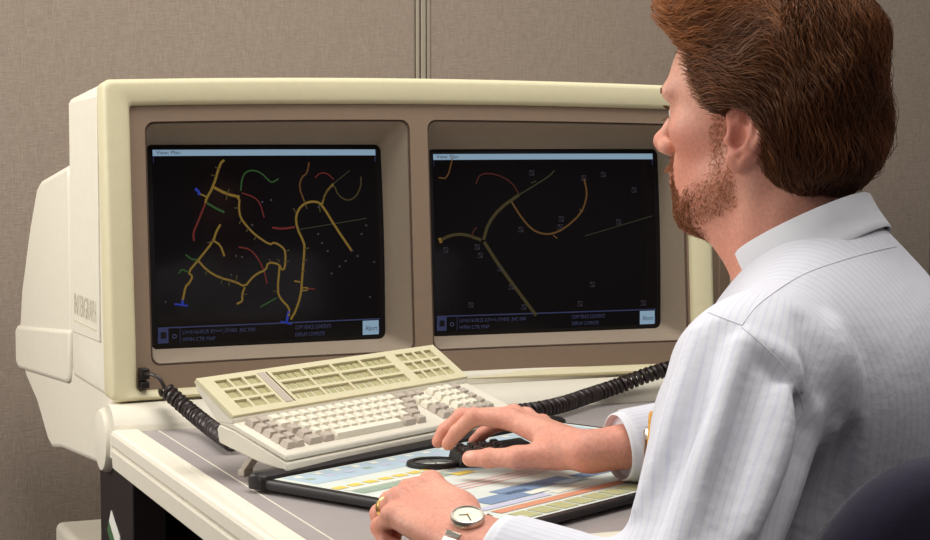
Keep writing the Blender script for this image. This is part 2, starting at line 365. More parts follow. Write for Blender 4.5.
LL = [
 ([(224, 160), (220, 163.5), (213, 187), (206, 199), (205.4, 203)], 2.4, YEL), ([(205.4, 203), (198, 221.5), (192.8, 233.7), (194, 241)], 2.0, RED),
 ([(213, 187), (226.4, 194), (239.6, 197), (238.6, 209), (240.6, 218.4), (247.8, 227.6), (256, 235.7), (270, 245), (274, 242), (282.4, 247), (285.5, 252), (284.9, 268.5), (281.4, 270), (279, 264), (268, 262), (265.7, 270), (258, 273), (251.9, 277.7), (244.7, 287), (235.6, 281.8), (219.3, 277.7), (207, 270.6), (197.9, 260.4)], 2.1, YEL),
 ([(213, 187), (226.4, 194), (239.6, 197)], 2.8, YEL), ([(244.7, 287), (241.7, 295), (242.7, 301), (236.6, 304)], 2, YEL),
 ([(220.3, 224.5), (216, 231.7), (213.4, 241), (197.9, 260.4), (187.7, 272.6), (192.8, 276.3), (188.7, 283.8), (185.6, 285.8), (182.6, 300)], 2.2, YEL),
 ([(213.8, 241), (220.3, 245), (224.3, 256.3)], 2, YEL), ([(182.6, 300), (182.2, 305)], 2.6, BLU), ([(174.4, 304), (187.7, 305.8)], 1.8, BLU), ([(195, 188.5), (198.9, 192), (199, 195)], 2.8, BLU), ([(199.9, 194), (207, 197)], 1.6, YEL),
 ([(207, 203), (215, 208), (224.3, 212.3)], 2.2, GRN), ([(240.6, 191), (241.7, 178.7), (245.7, 171.6), (253.9, 170), (262, 173.6), (268, 180), (272, 182.8), (278.3, 178.7)], 1.5, GRN),
 ([(241.7, 193), (253.9, 197), (260, 203), (264, 217.4)], 1.3, RED), ([(185.6, 254.7), (191.8, 259.8), (197.9, 259.4)], 1.6, GRN), ([(178.5, 273.6), (181.6, 269), (187.7, 272)], 1.6, GRN),
 ([(238.6, 247), (249.8, 249), (258, 258.3), (264, 270.6), (267, 283.8)], 1.5, RED),
 ([(290.6, 319.4), (295.6, 311), (300.7, 295), (301.8, 280.7), (304.4, 249), (304, 243), (296.7, 227.6), (295.6, 215.4), (300.7, 206), (308.9, 201.7), (317, 201.7), (322, 205), (336, 228), (351.7, 251)], 2.4, YEL),
 ([(304.8, 203), (298.7, 186.8), (301.8, 176.7), (306.9, 173.6), (308.9, 162.4)], 1.6, ORN), ([(322, 202), (325, 193), (333.3, 183.8), (338.4, 196), (347.6, 201), (355.7, 197), (360.8, 186.8), (360.8, 176.7)], 1.5, OLV),
 ([(322, 204), (325, 193), (333.3, 183.8)], 2.0, YEL), ([(333, 184), (349.6, 170.5)], 1.1, DIM), ([(315, 177.7), (320, 172.6), (328, 173.6), (333.3, 179.7)], 1.2, RED), ([(272, 227.6), (282, 229), (294.6, 227)], 2.1, RED),
 ([(298.7, 229.6), (366, 218.4)], 1.0, DIM), ([(279.4, 266.5), (277.3, 291), (280.4, 299), (289.5, 308), (288.5, 316)], 2.2, YEL), ([(288.5, 311), (286.5, 321.5)], 2.6, BLU), ([(280.4, 321.5), (291.6, 324)], 1.8, BLU), ([(276.3, 298), (260, 307)], 1.5, GRN), ([(300, 282), (294, 281)], 1.6, YEL), ([(301, 288), (308, 287.5), (307, 290.5), (301, 290.5)], 1.4, YEL), ([(308, 288.5), (315, 289)], 1.4, RED),
]
for pts, wd, m in LL: line('L', pts, wd, m)
# short service stubs along the mains
for a, b in [((219, 169), (215, 167)), ((216, 176), (211, 175)), ((227, 194), (229, 189)), ((227, 195), (226, 200)), ((238.6, 208), (234, 208)), ((241, 220), (239, 224)), ((248, 228), (246, 232)), ((256, 236), (254, 240)), ((285.5, 251), (289.5, 250)), ((285, 262), (289, 261)), ((277.6, 292), (273, 291)), ((235.5, 282), (237, 275)), ((229, 280), (229, 286)), ((222, 278), (221, 284)), ((207, 270), (205, 275)), ((296, 213), (293, 208)), ((305, 204), (307, 209)), ((319, 203), (320, 212)), ((304, 249), (309, 248)), ((303, 261), (307, 260)), ((302, 272), (305, 271)), ((242, 295), (247, 294)), ((213, 241), (207, 243)), ((270, 262), (269, 259)), ((280, 262), (277, 259))]:
    line('L', [a, b], 1.3, OLV, sm=0, name='map_stub')
for p in [(318.5, 207), (318, 234), (361.5, 234), (322, 243), (327.5, 251), (366, 225.5), (352, 250.6), (345.5, 261), (339.5, 266.5), (331.5, 273.5), (357.5, 256), (374, 262), (370, 297), (262, 202), (252, 225), (165.5, 302), (236, 256), (242, 257), (231, 275), (271, 200)]:
    line('L', [(p[0] - 1, p[1]), (p[0] + 1, p[1])], 2.0, GRY, sm=0, name='map_mark')
RRED = glow('faint_red', (110, 32, 26), .28); ROLV = glow('faint_olive', (92, 80, 34), .30); RORN = glow('faint_orange', (140, 96, 40), .30)
RL = [
 ([(475.8, 183.8), (479.9, 173.6), (495, 173.6), (511.5, 181.8), (518.6, 194)], 1.4, RED), ([(483.4, 240), (488, 223.5), (500, 208), (518.6, 195)], 3.4, OLV), ([(518.6, 195), (536, 184.5), (550, 175.6), (554, 170.5)], 1.6, DIM),
 ([(511.5, 202), (521.7, 218.4), (531.9, 229.6), (542, 234), (552, 234), (564.4, 228.6), (580.7, 214), (585.8, 201), (586.8, 191), (583.8, 178.7)], 2.0, ORN),
 ([(439, 241), (450.4, 235), (464.6, 234), (481, 240)], 3.2, OLV), ([(484, 242), (499, 265.6), (515.5, 288), (536, 315.5)], 3.6, OLV), ([(452.4, 158), (447.3, 178.7), (438.5, 177.7)], 1.5, ORN), ([(471, 238), (474, 229), (477, 228)], 1.3, RED), ([(585, 236), (652, 216)], 1.0, DIM),
 ([(439.3, 238), (441, 243)], 3, YEL), ([(531, 183), (536, 181)], 1.3, DIM), ([(553, 235), (557, 238.5)], 1.3, ORN), ([(581, 213), (580, 209)], 1.4, ORN),
]
for pts, wd, m in RL: line('R', pts, wd, {RED: RRED, OLV: ROLV, ORN: RORN}.get(m, m))
def sqmark(p):
    x, y = p; line('R', [(x - 2.2, y - 2.2), (x + 2.2, y - 2.2), (x + 2.2, y + 2.2), (x - 2.2, y + 2.2), (x - 2.2, y - 2.2), (x + 2.2, y + 2.2)], .8, GRY, sm=0, name='map_mark')
for p in [(520.6, 229.6), (477, 247), (480, 255.4), (500, 268.6), (511, 287), (523.7, 307), (470.7, 305), (603, 174.6), (633.7, 190), (618.4, 222), (592, 284.5), (579.7, 303.8), (561, 219), (643, 303), (560, 227), (583.5, 178), (531.5, 173), (445.5, 250)]: sqmark(p)
for nm in 'LR':
    S = SCR[nm]; u0, u1, v0, v1 = S['u0'], S['u1'], S['v0'], S['v1']; e = .0015
    rect_uv(nm, u0 + e, u1 - e, v1 - .0098, v1 - .0012, BAR, 'title_bar')
    text_uv(nm, 'View: Plan', u0 + .006, v1 - .0075, .0075, DKT, .034)
    rect_uv(nm, u0 + e, u1 - e, v0 + .0225, v0 + .0243, LIN, 'status_rule')
    rect_uv(nm, u1 - .0028, u1 - .0018, v0 + .002, v1 - .009, LIN, 'edge_rule', n=2); rect_uv(nm, u0 + .0018, u0 + .0026, v0 + .002, v1 - .009, LIN, 'edge_rule', n=2)
    rect_uv(nm, u0 + .002, u0 + .0165, v0 + .002, v0 + .0225, LIN, 'status_box', n=3)
    rect_uv(nm, u0 + .0055, u0 + .0135, v0 + .0085, v0 + .0175, SCRBORDER, 'box_center', .0012, 3)
    rect_uv(nm, u0 + .0325, u0 + .0332, v0 + .002, v0 + .0225, LIN, 'status_rule', n=2)
    text_uv(nm, 'o', u0 + .021, v0 + .008, .014, TXT)
    text_uv(nm, 'LV=0:/16.00:25 XY=+1,17=003  JNC 0X0', u0 + .036, v0 + .0135, .0078, TXT, .105)
    text_uv(nm, 'WFIN CTR MAP', u0 + .036, v0 + .0035, .0078, TXT, .047)
    text_uv(nm, 'COPY FENCE CONTENTS', u0 + .60 * (u1 - u0), v0 + .0135, .0078, TXT, .055)
    text_uv(nm, 'DISPLAY COMPLETE', u0 + .60 * (u1 - u0), v0 + .0035, .0078, TXT, .045)
    rect_uv(nm, u1 - .029, u1 - .0035, v0 + .001, v0 + .0215, BAR, 'button', .0009, 3)
    text_uv(nm, 'Abort', u1 - .025, v0 + .007, .0105, DKT, .019, .0013)

# sockets low on the bezel
sk = MB(); 
for a, b in (((139.5, 368), (148, 379)), ((139.5, 381), (148, 388))):
    pa = onY(a[0], b[1], 2.445); pb = onY(b[0], a[1], 2.445)
    sk.box(pa[0], pb[0], 2.435, 2.455, pa[2], pb[2])
sk.build('cord_socket', BLACK, console, 0.001)

# ------------------------------------------------------------------ desk
ZD = 0.745
desk = thing('desk', (0.95, 2.0, 0), 'cream-edged computer desk with a grey laminate top', 'desk')
DX0, DX1, DY0, DY1 = 0.487, 1.416, 1.555, 2.405
rimw = .037
def rimprism(pts, a, b, ax): return MB().prism(pts, ax, a, b)
top = MB()
sec = [(0, ZD - .002), (.003, ZD), (rimw - .003, ZD), (rimw, ZD - .003), (rimw, .722), (0, .722)]
# rim as a closed sweep around the desk (front, left, right, rear)
rin = lambda i, z: [(DX0 + i, DY0 + i, z), (DX1 - i, DY0 + i, z), (DX1 - i, DY1, z), (DX0 + i, DY1, z)]
rg = [rin(.002, .7225), rin(0, .726), rin(0, ZD - .006), rin(.002, ZD - .002), rin(.006, ZD), rin(rimw - .003, ZD), rin(rimw, ZD - .003), rin(rimw, .7225)]
top.rings(rg + [rg[0]]); top.build('rim', CREAM, desk, 0.002, ang=25)
rg2 = [rin(.006, .691), rin(.002, .695), rin(.0, .718), rin(.002, .7205), rin(.03, .7205), rin(.03, .691)]
ap = MB(); ap.rings(rg2 + [rg2[0]]); ap.build('apron', CREAM, desk, 0.002, ang=25)
MB().box(DX0 + .01, DX1 - .01, DY0 + .01, DY1, .7195, .7235).build('core', SEAM, desk)
inl = MB().box(DX0 + rimw - .001, DX1 - rimw + .001, DY0 + rimw - .001, DY1, .722, ZD - .0035).build('inlay', GREYTOP, desk)
lx = onZ(215, 466, ZD - .0035)[0]
MB().box(lx - .0007, lx + .0007, DY0 + .06, DY1 - .005, ZD - .004, ZD - .0031).build('inlay_line', CREAM, desk)
# rear ledge with the rolled top
led = [(2.402, ZD - .02), (2.402, ZD + .004), (2.4035, ZD + .006), (2.406, ZD + .012), (2.415, ZD + .021), (2.428, ZD + .0275), (2.442, ZD + .029), (2.458, ZD + .027), (2.459, ZD + .02), (2.459, ZD - .04), (2.402, ZD - .04)]
ledge = MB()
N = 24
secs = [[(DX0 + .004 + (DX1 - DX0 - .008) * i / N, y, z) for y, z in led] for i in range(N + 1)]
ledge.rings(secs, True, True, True).build('rear_ledge', CREAM, desk, ang=50)
# black stand under the top
for xx in (0.497, 1.36):
    MB().prism([(2.33, .03), (2.532, .03), (2.532, .672), (2.462, .6905), (2.33, .6905)], 'x', xx, xx + .046).build('pedestal', FRAMEB, desk, 0.003)
    MB().box(xx - .005, xx + .055, 1.75, 2.75, 0, .035).build('foot', FRAMEB, desk, 0.006)
MB().box(.543, 1.36, 2.50, 2.52, .1, .648).build('modesty_panel', mat('black_panel', srgb(14, 13, 15), .7, .2), desk)
MB().box(.545, 1.358, 2.36, 2.458, .655, .6905).build('beam', FRAMEB, desk)
p = [onX(a, b, .4965) for a, b in ((111.5, 510.5), (109.8, 524), (115, 545), (121, 545), (121, 539))]
st = MB().add([onX(a, b, .4962) for a, b in ((111.5, 510.5), (109.3, 522), (116, 548), (121.5, 548), (120.5, 538))], [(0, 1, 2, 3, 4)])
st = MB()
a_ = [onX(*q, .4964) for q in ((111.8, 510.5), (109.8, 521), (116, 544), (121, 544), (120.3, 537))]
b_ = [onX(*q, .4960) for q in ((109.6, 521), (108, 530), (112, 544), (116.3, 544))]
def plate(name, pts, m, parent):
    mb = MB(); r0 = [np.array(p) for p in pts]; r1 = [p + np.array([-.0012, 0, 0]) for p in r0]; mb.rings([r0, r1], True, True, True); return mb.build(name, m, parent, smooth=False)
bk = thing('desk_sticker', (0.4955, a_[0][1], a_[0][2] - .05), 'white and green slanted sticker on the black desk pedestal', 'sticker')
plate('white_field', a_, mat('sticker_white', srgb(228, 228, 220), .5), bk); plate('green_field', b_, mat('sticker_green', srgb(58, 98, 58), .5), bk)

# ------------------------------------------------------------------ things beyond
cb = onY(57, 523, 3.30)
cab = thing('computer_cabinet', (cb[0] + .15, 3.1, 0), 'low cream computer cabinet on the floor behind the desk', 'cabinet')
MB().box(cb[0], cb[0] + .42, 2.92, 3.32, .04, cb[2] - .001).build('body', CREAM, cab, 0.012, 3)
MB().box(cb[0] + .03, cb[0] + .39, 2.95, 3.29, 0, .045).build('plinth', FRAMEB, cab)
MB().box(cb[0] + .05, cb[0] + .37, 2.917, 2.92, .12, .30).build('front_panel', TAN, cab)

# tall cabinet past the right end of the console
q0 = onY(712.5, 280, 2.78); q1 = onY(731, 280, 2.78)
tc = thing('equipment_cabinet', (q0[0] + .25, 2.98, 0), 'tall cream equipment cabinet with tan recessed doors right of the console', 'cabinet')
bx = q0[0] - .03
MB().box(bx, bx + .20, 2.79, 3.34, .04, 1.12).build('body', CREAMF, tc, .006)
MB().box(bx + .02, bx + .18, 2.81, 3.30, 0, .05).build('plinth', FRAMEB, tc)
for k in range(6):
    xa = q0[0] + k * .098
    if xa + .06 > bx + .19: break
    d = MB().box(xa, q1[0] + k * .098, 2.783, 2.80, .10, 1.08).build('door', TAN, tc, .002)
    MB().box(xa + .012, q1[0] + k * .098 - .004, 2.780, 2.79, .16, 1.055).build('door_panel', TAN, d, .003)

# ------------------------------------------------------------------ keyboard
KPHI = radians(31); KU = np.array([cos(KPHI), sin(KPHI), 0]); KV = np.array([-sin(KPHI), cos(KPHI), 0]); KZ0 = 0.770
KDZ = .009; KS = .974
KP = onZ(286.6, 455.4, KZ0 + KDZ)
KW = 0.450
def K(u, v, z): return KP + KS * (KU * u + KV * v + np.array([0, 0, z - KZ0]))
def KG(u, v, z): p = K(u, v, 0); return np.array([p[0], p[1], z])
keyboard = thing('keyboard', tuple(KG(KW / 2, .06, ZD)), 'cream keyboard with grey and white keys propped on the desk', 'keyboard')
def kprism(pts, u0, u1, n=1): 
    mb = MB(); mb.rings([[K(u0 + (u1 - u0) * i / n, v, z) for v, z in pts] for i in range(n + 1)], True, True, True); return mb
kprism([(0, .7510), (0, .7610), (.080, .7900), (.104, .7955), (.108, .790), (.1046, .774), (.04, .7570)], 0, KW).build('base', CREAM, keyboard, .0018)
kprism([(.0008, .7628), (.0008, .7690), (.0025, .7705), (.0815, .7985), (.100, .8005), (.104, .7962), (.080, .7905)], .0004, KW - .0004).build('deck', CREAM, keyboard, .0015)
PS = np.array([.0815, .8075]); PE = np.array([.1405, .8460]); PL = np.linalg.norm(PE - PS); pd = (PE - PS) / PL; pn = np.array([-pd[1], pd[0]])
kprism([(.0815, .7975), (.0815, PS[1] - .004), (PE[0] + .0025, PE[1] - .0045), (.1400, .832), (.106, .797)], 0, KW).build('upper_panel_body', CREAM, keyboard, .0015)
def KPn(u, s, h): q = PS + pd * s + pn * h; return K(u, q[0], q[1])
cells = []
def cgrid(ua, ub, nu, sa, sb, ns, g): 
    for i in range(nu):
        for j in range(ns):
            wu = (ub - ua - g * (nu - 1)) / nu; ws = (sb - sa - g * (ns - 1)) / ns
            cells.append((ua + i * (wu + g), ua + i * (wu + g) + wu, sa + j * (ws + g), sa + j * (ws + g) + ws))
cgrid(.022, .092, 3, .010, .062, 3, .0042); nA = len(cells)
cgrid(.120, .338, 4, .010, .062, 3, .0042); nB = len(cells)
cgrid(.358, .434, 4, .010, .062, 3, .0042)
ub = sorted(set([0.0, KW] + [round(c[0], 6) for c in cells] + [round(c[1], 6) for c in cells])); sb = sorted(set([0.0, PL] + [round(c[2], 6) for c in cells] + [round(c[3], 6) for c in cells]))
tp = MB(); dep = -.0058
def q4(a, b, c, d): tp.add([a, b, c, d], [(0, 1, 2, 3)])
for i in range(len(ub) - 1):
    for j in range(len(sb) - 1):
        um, sm_ = (ub[i] + ub[i + 1]) / 2, (sb[j] + sb[j + 1]) / 2
        if any(c[0] < um < c[1] and c[2] < sm_ < c[3] for c in cells): continue
        q4(KPn(ub[i], sb[j], 0), KPn(ub[i + 1], sb[j], 0), KPn(ub[i + 1], sb[j + 1], 0), KPn(ub[i], sb[j + 1], 0))
for c in cells:
    r = [(c[0], c[2]), (c[1], c[2]), (c[1], c[3]), (c[0], c[3])]
    for k in range(4):
        a, b = r[k], r[(k + 1) % 4]; q4(KPn(*a, 0), KPn(*b, 0), KPn(*b, dep), KPn(*a, dep))
    q4(*[KPn(*a, dep) for a in r])
# outer skirt
o4 = [(0, 0), (KW, 0), (KW, PL), (0, PL)]
for k in range(4): a, b = o4[k], o4[(k + 1) % 4]; q4(KPn(*a, 0), KPn(*b, 0), KPn(*b, -.006), KPn(*a, -.006))
tp.build('function_panel', CREAMF, keyboard, smooth=False)
# label strip and slot next to the small key block
MBs = MB().hexa([KPn(a, b, -.001) for a, b in ((.0965, .008), (.1085, .008), (.1085, .064), (.0965, .064))], [KPn(a, b, .0008) for a, b in ((.0965, .008), (.1085, .008), (.1085, .064), (.0965, .064))]).build('label_strip', KEYG, keyboard)
MB().hexa([KPn(a, b, -.001) for a, b in ((.1115, .008), (.1135, .008), (.1135, .064), (.1115, .064))], [KPn(a, b, .0004) for a, b in ((.1115, .008), (.1135, .008), (.1135, .064), (.1115, .064))]).build('slot', SEAM, keyboard)
def shared_box(name, w_, d_, h_, taper, m, dish=0):
    mb = MB(); t = taper
    mb.hexa([(-w_ / 2, -d_ / 2, 0), (w_ / 2, -d_ / 2, 0), (w_ / 2, d_ / 2, 0), (-w_ / 2, d_ / 2, 0)], [(-w_ / 2 + t, -d_ / 2 + t, h_), (w_ / 2 - t, -d_ / 2 + t, h_), (w_ / 2 - t, d_ / 2 - t * .4, h_), (-w_ / 2 + t, d_ / 2 - t * .4, h_)])
    o = mb.build(name, m, None); me = o.data; bpy.data.objects.remove(o); return me
def place(name, me, origin, e1, e2, e3, parent):
    o = bpy.data.objects.new(name, me); COL.objects.link(o)
    M = Matrix(((e1[0], e2[0], e3[0], origin[0]), (e1[1], e2[1], e3[1], origin[1]), (e1[2], e2[2], e3[2], origin[2]), (0, 0, 0, 1)))
    o.parent = parent; o.matrix_parent_inverse = parent.matrix_basis.inverted(); o.matrix_basis = M; return o
e1 = KU; e2p = np.array([*(KV[:2] * pd[0]), pd[1]]); e3p = np.cross(e1, e2p)
small = {}
for i, c in enumerate(cells):
    n = 4 if nA <= i < nB else 1
    wu = (c[1] - c[0]) / n
    key = (round(wu, 4), round(c[3] - c[2], 4))
    if key not in small: small[key] = shared_box('label_key', wu - .0016, c[3] - c[2] - .0016, .0022, .0006, OLIVE)
    for k in range(n): place('label_key', small[key], KPn(c[0] + wu * (k + .5), (c[2] + c[3]) / 2, dep), e1, e2p, e3p, keyboard)
dS = np.array([.0025, .7705]); dE = np.array([.0815, .7985]); DL = np.linalg.norm(dE - dS); dd = (dE - dS) / DL
e2d = np.array([*(KV[:2] * dd[0]), dd[1]]); e3d = np.cross(e1, e2d)
def KD(u, s, h): q = dS + dd * s; return K(u, q[0], q[1]) + e3d * h
keym = {}
def keyat(u, s, wu, ws, m):
    kk = (round(wu, 4), round(ws, 4), m.name)
    if kk not in keym: keym[kk] = shared_box('key', wu - .0022, ws - .0022, .0068, .0022, m)
    place('key', keym[kk], KD(u, s, 0.0003), e1, e2d, e3d, keyboard)
RP = .0142; R0 = .0155; UP_ = .0163
for r in range(5):
    s = R0 + RP * r
    # left grey block: two columns
    for c_ in range(2): keyat(.020 + c_ * UP_, s, UP_, RP, KEYG)
    off = .0525 + (.004, .008, .004, .0, .0)[r]
    if r == 0:
        keyat(off + .006, s, .024, RP, KEYG); keyat(off + .030, s, .020, RP, KEYG)
        keyat(off + .105, s, .124, RP, KEYW); keyat(off + .181, s, .024, RP, KEYG); keyat(off + .205, s, .018, RP, KEYG)
    else:
        n = (0, 11, 12, 13, 13)[r]
        keyat(off + .003, s, .020, RP, KEYG if r < 3 else KEYW)
        for c_ in range(n): keyat(off + .0215 + c_ * UP_, s, UP_, RP, KEYW)
        keyat(off + .0215 + n * UP_ + .004, s, .022, RP, KEYG)
    for c_ in range(2): keyat(.311 + c_ * UP_, s, UP_, RP, KEYG if r < 2 or r == 4 else KEYW)
    for c_ in range(4): keyat(.357 + c_ * UP_, s, UP_, RP, KEYW if c_ < 3 and r > 0 else KEYG)
for uu in (.030, KW - .045):
    f = MB(); pA = K(uu, .075, .766); pB = KG(uu, .098, ZD + .003)
    f.hexa([pB + KU * a + KV * b for a, b in ((0, -.004), (.014, -.004), (.014, .004), (0, .004))], [pA + KU * a + KV * b for a, b in ((0, -.005), (.014, -.005), (.014, .005), (0, .005))])
    f.hexa([KG(uu + a, .098 + b, ZD - .0034) for a, b in ((-.001, -.005), (.015, -.005), (.015, .005), (-.001, .005))], [KG(uu + a, .098 + b, ZD + .004) for a, b in ((-.001, -.005), (.015, -.005), (.015, .005), (-.001, .005))])
    f.build('foot', KEYG, keyboard, .001)

# ------------------------------------------------------------------ digitizing tablet
tBL = onZ(248, 476, .757); tFL = onZ(471, 540, .753)
fa = onZ(525.8, 524.6, .753); fb = onZ(621.7, 497.5, .753)
phiF = atan2(fb[1] - fa[1], fb[0] - fa[0]); dl = tBL - tFL; phiL = atan2(-dl[0], dl[1])
TPHI = phiF * .83 + phiL * .17
print('tablet', np.degrees([phiF, phiL, TPHI]))
TU = np.array([cos(TPHI), sin(TPHI), 0]); TV = np.array([sin(TPHI), -cos(TPHI), 0])   # TV towards the user
mid = (tBL + tFL) / 2; TD = float(np.linalg.norm(dl)) * 1.0
TO = mid - TV * TD / 2; 
# keep the front edge where the photo shows it
TO = TO + TU * .036
sft = ((fa + fb) / 2 - TO) @ TV - TD; TO = TO + TV * sft * .7
TO = TO + TV * .018; TD -= .018
TW = float((onZ(634, 430, .757) - TO) @ TU)
print('tablet size', TW, TD, 'BL', proj(TO + np.array([0, 0, .757])*[0,0,1]))
TZb, TZf = .7565, .7535
def T(a, b, h=0.0): 
    p = TO + TU * a + TV * b; return np.array([p[0], p[1], TZb + (TZf - TZb) * b / TD + h])
tablet = thing('digitizing_tablet', tuple(T(TW / 2, TD / 2)[:2]) + (ZD,), 'black-edged digitizing tablet with a coloured command menu on the desk', 'tablet')
tb = MB()
def trect(i, h, r=.012): return [T(x, y, h) for x, y in rrect(i, TW - i, i, TD - i, max(r - i * .5, .003), 5, 8)]
base = [np.array([p[0], p[1], ZD + .0002]) for p in trect(0.003, 0)]
tb.rings([base, [np.array([p[0], p[1], ZD + .002]) for p in trect(0, 0)], trect(0, -.002), trect(.0015, 0.0002), trect(.008, .0004)], True, True, True).build('slab', BLACK, tablet, ang=40)
bar = MB(); prof = [(-.016, -.0105), (-.017, .0025), (-.010, .0075), (.004, .0075), (.011, .004), (.0125, -.003), (.0125, -.0105)]
def barsec(a, k): return [T(a, .016 + b * k, h * (1 if h < 0 else k)) for b, h in prof]
bar.rings([barsec(-.004, .55), barsec(-.001, .85), barsec(.004, 1.0)] + [barsec(.004 + (TW - .008) * i / 6, 1) for i in range(1, 7)] + [barsec(TW + .001, .85), barsec(TW + .004, .55)], True, True, True).build('rear_bar', BLACK, tablet, ang=45)
SHEET = mat('menu_paper', srgb(206, 212, 204), .55, .3, .05, 25)
sheet_mb = MB(); sheet = sheet_mb.rings([[T(.010, .030, .0006), T(TW - .01, .030, .0006)], [T(.010, TD - .009, .0006), T(TW - .010, TD - .009, .0006)]], False).build('menu_sheet', SHEET, tablet, smooth=False)
def tuv(px, py):
    z = .755
    for _ in range(3):
        p = onZ(px, py, z); a, b = (p - TO) @ TU, (p - TO) @ TV; z = T(a, b, .001)[2]
    return a, b
C_ = lambda n, c: mat('print_' + n, srgb(*c), .55, .3, .06, 60)
PB = C_('blue', (120, 142, 172)); PB2 = C_('paleblue', (172, 190, 202)); PO = C_('salmon', (206, 142, 112)); PV = C_('olive', (176, 174, 128)); PY = C_('yellow', (226, 196, 96)); PG = C_('green', (150, 168, 150)); PP = C_('pink', (216, 178, 172)); PC = C_('cream', (222, 220, 204)); PL_ = C_('lilac', (188, 188, 208))
pats = {}
def patch(a0, a1, b0, b1, m, h): pats.setdefault(m.name, (m, MB()))[1].rings([[T(a0, b0, h), T(a1, b0, h)], [T(a0, b1, h), T(a1, b1, h)]], False)
# broad zones
patch(.02, TW - .02, .034, .085, PB2, .0008)
for k in range(16): 
    a = .03 + k * (TW - .06) / 16; patch(a, a + .010, .038, .048, PC, .0010); patch(a, a + .012, .056, .064, PL_ if k % 3 else PG, .0010)
def pxpatch(p, q, m, h=.0010, wb=None):
    a0, b0 = tuv(*p); a1, b1 = tuv(*q); patch(min(a0, a1), max(a0, a1), min(b0, b1), max(b0, b1), m, h)
a0, b0 = tuv(338, 488)
for k in range(7): patch(a0 + k * .024 - .006, a0 + k * .024 + .011, b0 - .006, b0 + .006, PY, .0010)
patch(.016, .20, b0 + .012, b0 + .019, PC, .0010); patch(.016, .16, b0 + .022, b0 + .040, PG, .0010); patch(.17, .24, b0 + .022, b0 + .04, PB2, .0010)
pa, pb_ = tuv(462, 473)
patch(pa - .014, pa + .016, pb_ - .007, pb_ + .007, PY, .0012)
pa, pb_ = tuv(470, 484)
for k in range(3): patch(pa - .03, pa + .17, pb_ - .010 + k * .010, pb_ - .006 + k * .010, PP, .0010)
a_0, b_0 = tuv(488, 499); a_1, b_1 = tuv(552, 478)
bl = tuv(485, 501)[1]
patch(a_0 - .02, a_0 + .07, bl - .012, bl + .016, PB, .0011); patch(a_0 + .03, a_0 + .15, bl - .028, bl - .002, PB, .0011); patch(a_0 + .05, a_0 + .08, bl + .002, bl + .014, PC, .0012); patch(a_0 + .115, a_0 + .16, bl - .008, bl + .006, PB2, .0012); patch(a_0 + .16, a_0 + .26, bl - .02, bl + .0, PB, .0011)
patch(.03, TW - .012, TD - .060, TD - .046, PO, .0011); patch(.03, .14, TD - .078, TD - .066, PL_, .0011); patch(.15, .21, TD - .078, TD - .066, PC, .0011)
for k in range(14):
    a = .03 + k * .0305
    if a + .027 > TW - .012: break
    patch(a, a + .026, TD - .039, TD - .014, PV, .0011)
for n_, (m, mb) in pats.items(): tag(mb.build('print_' + m.name.split('_')[1], m, sheet, smooth=False), kind='stuff')

# ------------------------------------------------------------------ puck
def cvec(x, y): return RT * x + np.array([sin(TH), cos(TH), 0]) * y
pz = .7545
rc_ = onZ(434, 463.5, pz + .004)
pe1 = cvec(.96, .28); pe2 = np.array([-pe1[1], pe1[0], 0])   # pe1: ring -> body, pe2: away
def PK(a, b, h): p = rc_ + pe1 * a + pe2 * b; return np.array([p[0], p[1], pz + .0008 + h])
puck = thing('tablet_puck', tuple(PK(.05, 0, 0)), 'black hand-held cursor puck with a round sighting lens on the tablet', 'puck')
rgm = MB(); ns = 40
def circ(r, h): return [PK(r * cos(2 * pi * i / ns), r * sin(2 * pi * i / ns) * .92, h) for i in range(ns)]
rgm.rings([circ(.0305, 0), circ(.0318, .003), circ(.0305, .0062), circ(.027, .0072), circ(.0235, .0062), circ(.0228, .003), circ(.0232, 0), circ(.0305, 0)]).build('lens_ring', BLACK, puck, ang=50)
gm = bpy.data.materials.new('lens_glass'); gm.use_nodes = True; bs = gm.node_tree.nodes['Principled BSDF']; bs.inputs['Base Color'].default_value = (.8, .8, .78, 1); bs.inputs['Alpha'].default_value = .16; bs.inputs['Roughness'].default_value = .05
lens = MB(); lens.rings([circ(.0230, .0028), circ(.0230, .0044)], True, True, True); lens = lens.build('lens', gm, puck, smooth=False)
ch = MB()
for d in ((1, 0), (0, 1)):
    ch.hexa([PK(d[0] * s * .022 + d[1] * t * .0003, d[1] * s * .021 + d[0] * t * .0003, .0045) for s, t in ((-1, -1), (1, -1), (1, 1), (-1, 1))], [PK(d[0] * s * .022 + d[1] * t * .0003, d[1] * s * .021 + d[0] * t * .0003, .0049) for s, t in ((-1, -1), (1, -1), (1, 1), (-1, 1))])
ch.build('crosshair', BLACK, lens, smooth=False)
pbm = MB(); pbm.hexa([PK(a, b, 0) for a, b in ((.022, -.026), (.115, -.030), (.115, .030), (.022, .026))], [PK(a, b, h) for a, b, h in ((.026, -.024, .017), (.112, -.028, .024), (.112, .028, .024), (.026, .024, .017))])
pbm.build('body', BLACK, puck, .0025)
bm_ = {}
BTN = mat('puck_button', srgb(70, 62, 62), .4, .5)
bme = shared_box('button', .009, .009, .003, .001, BTN)
up3 = PK(.112, 0, .024) - PK(.026, 0, .017); up3 /= np.linalg.norm(up3)
for i in range(4):
    for j in range(4):
        place('button', bme, PK(.036 + i * .0135, -.0195 + j * .013, .0178 + i * .0011), up3, pe2, np.cross(up3, pe2), puck)

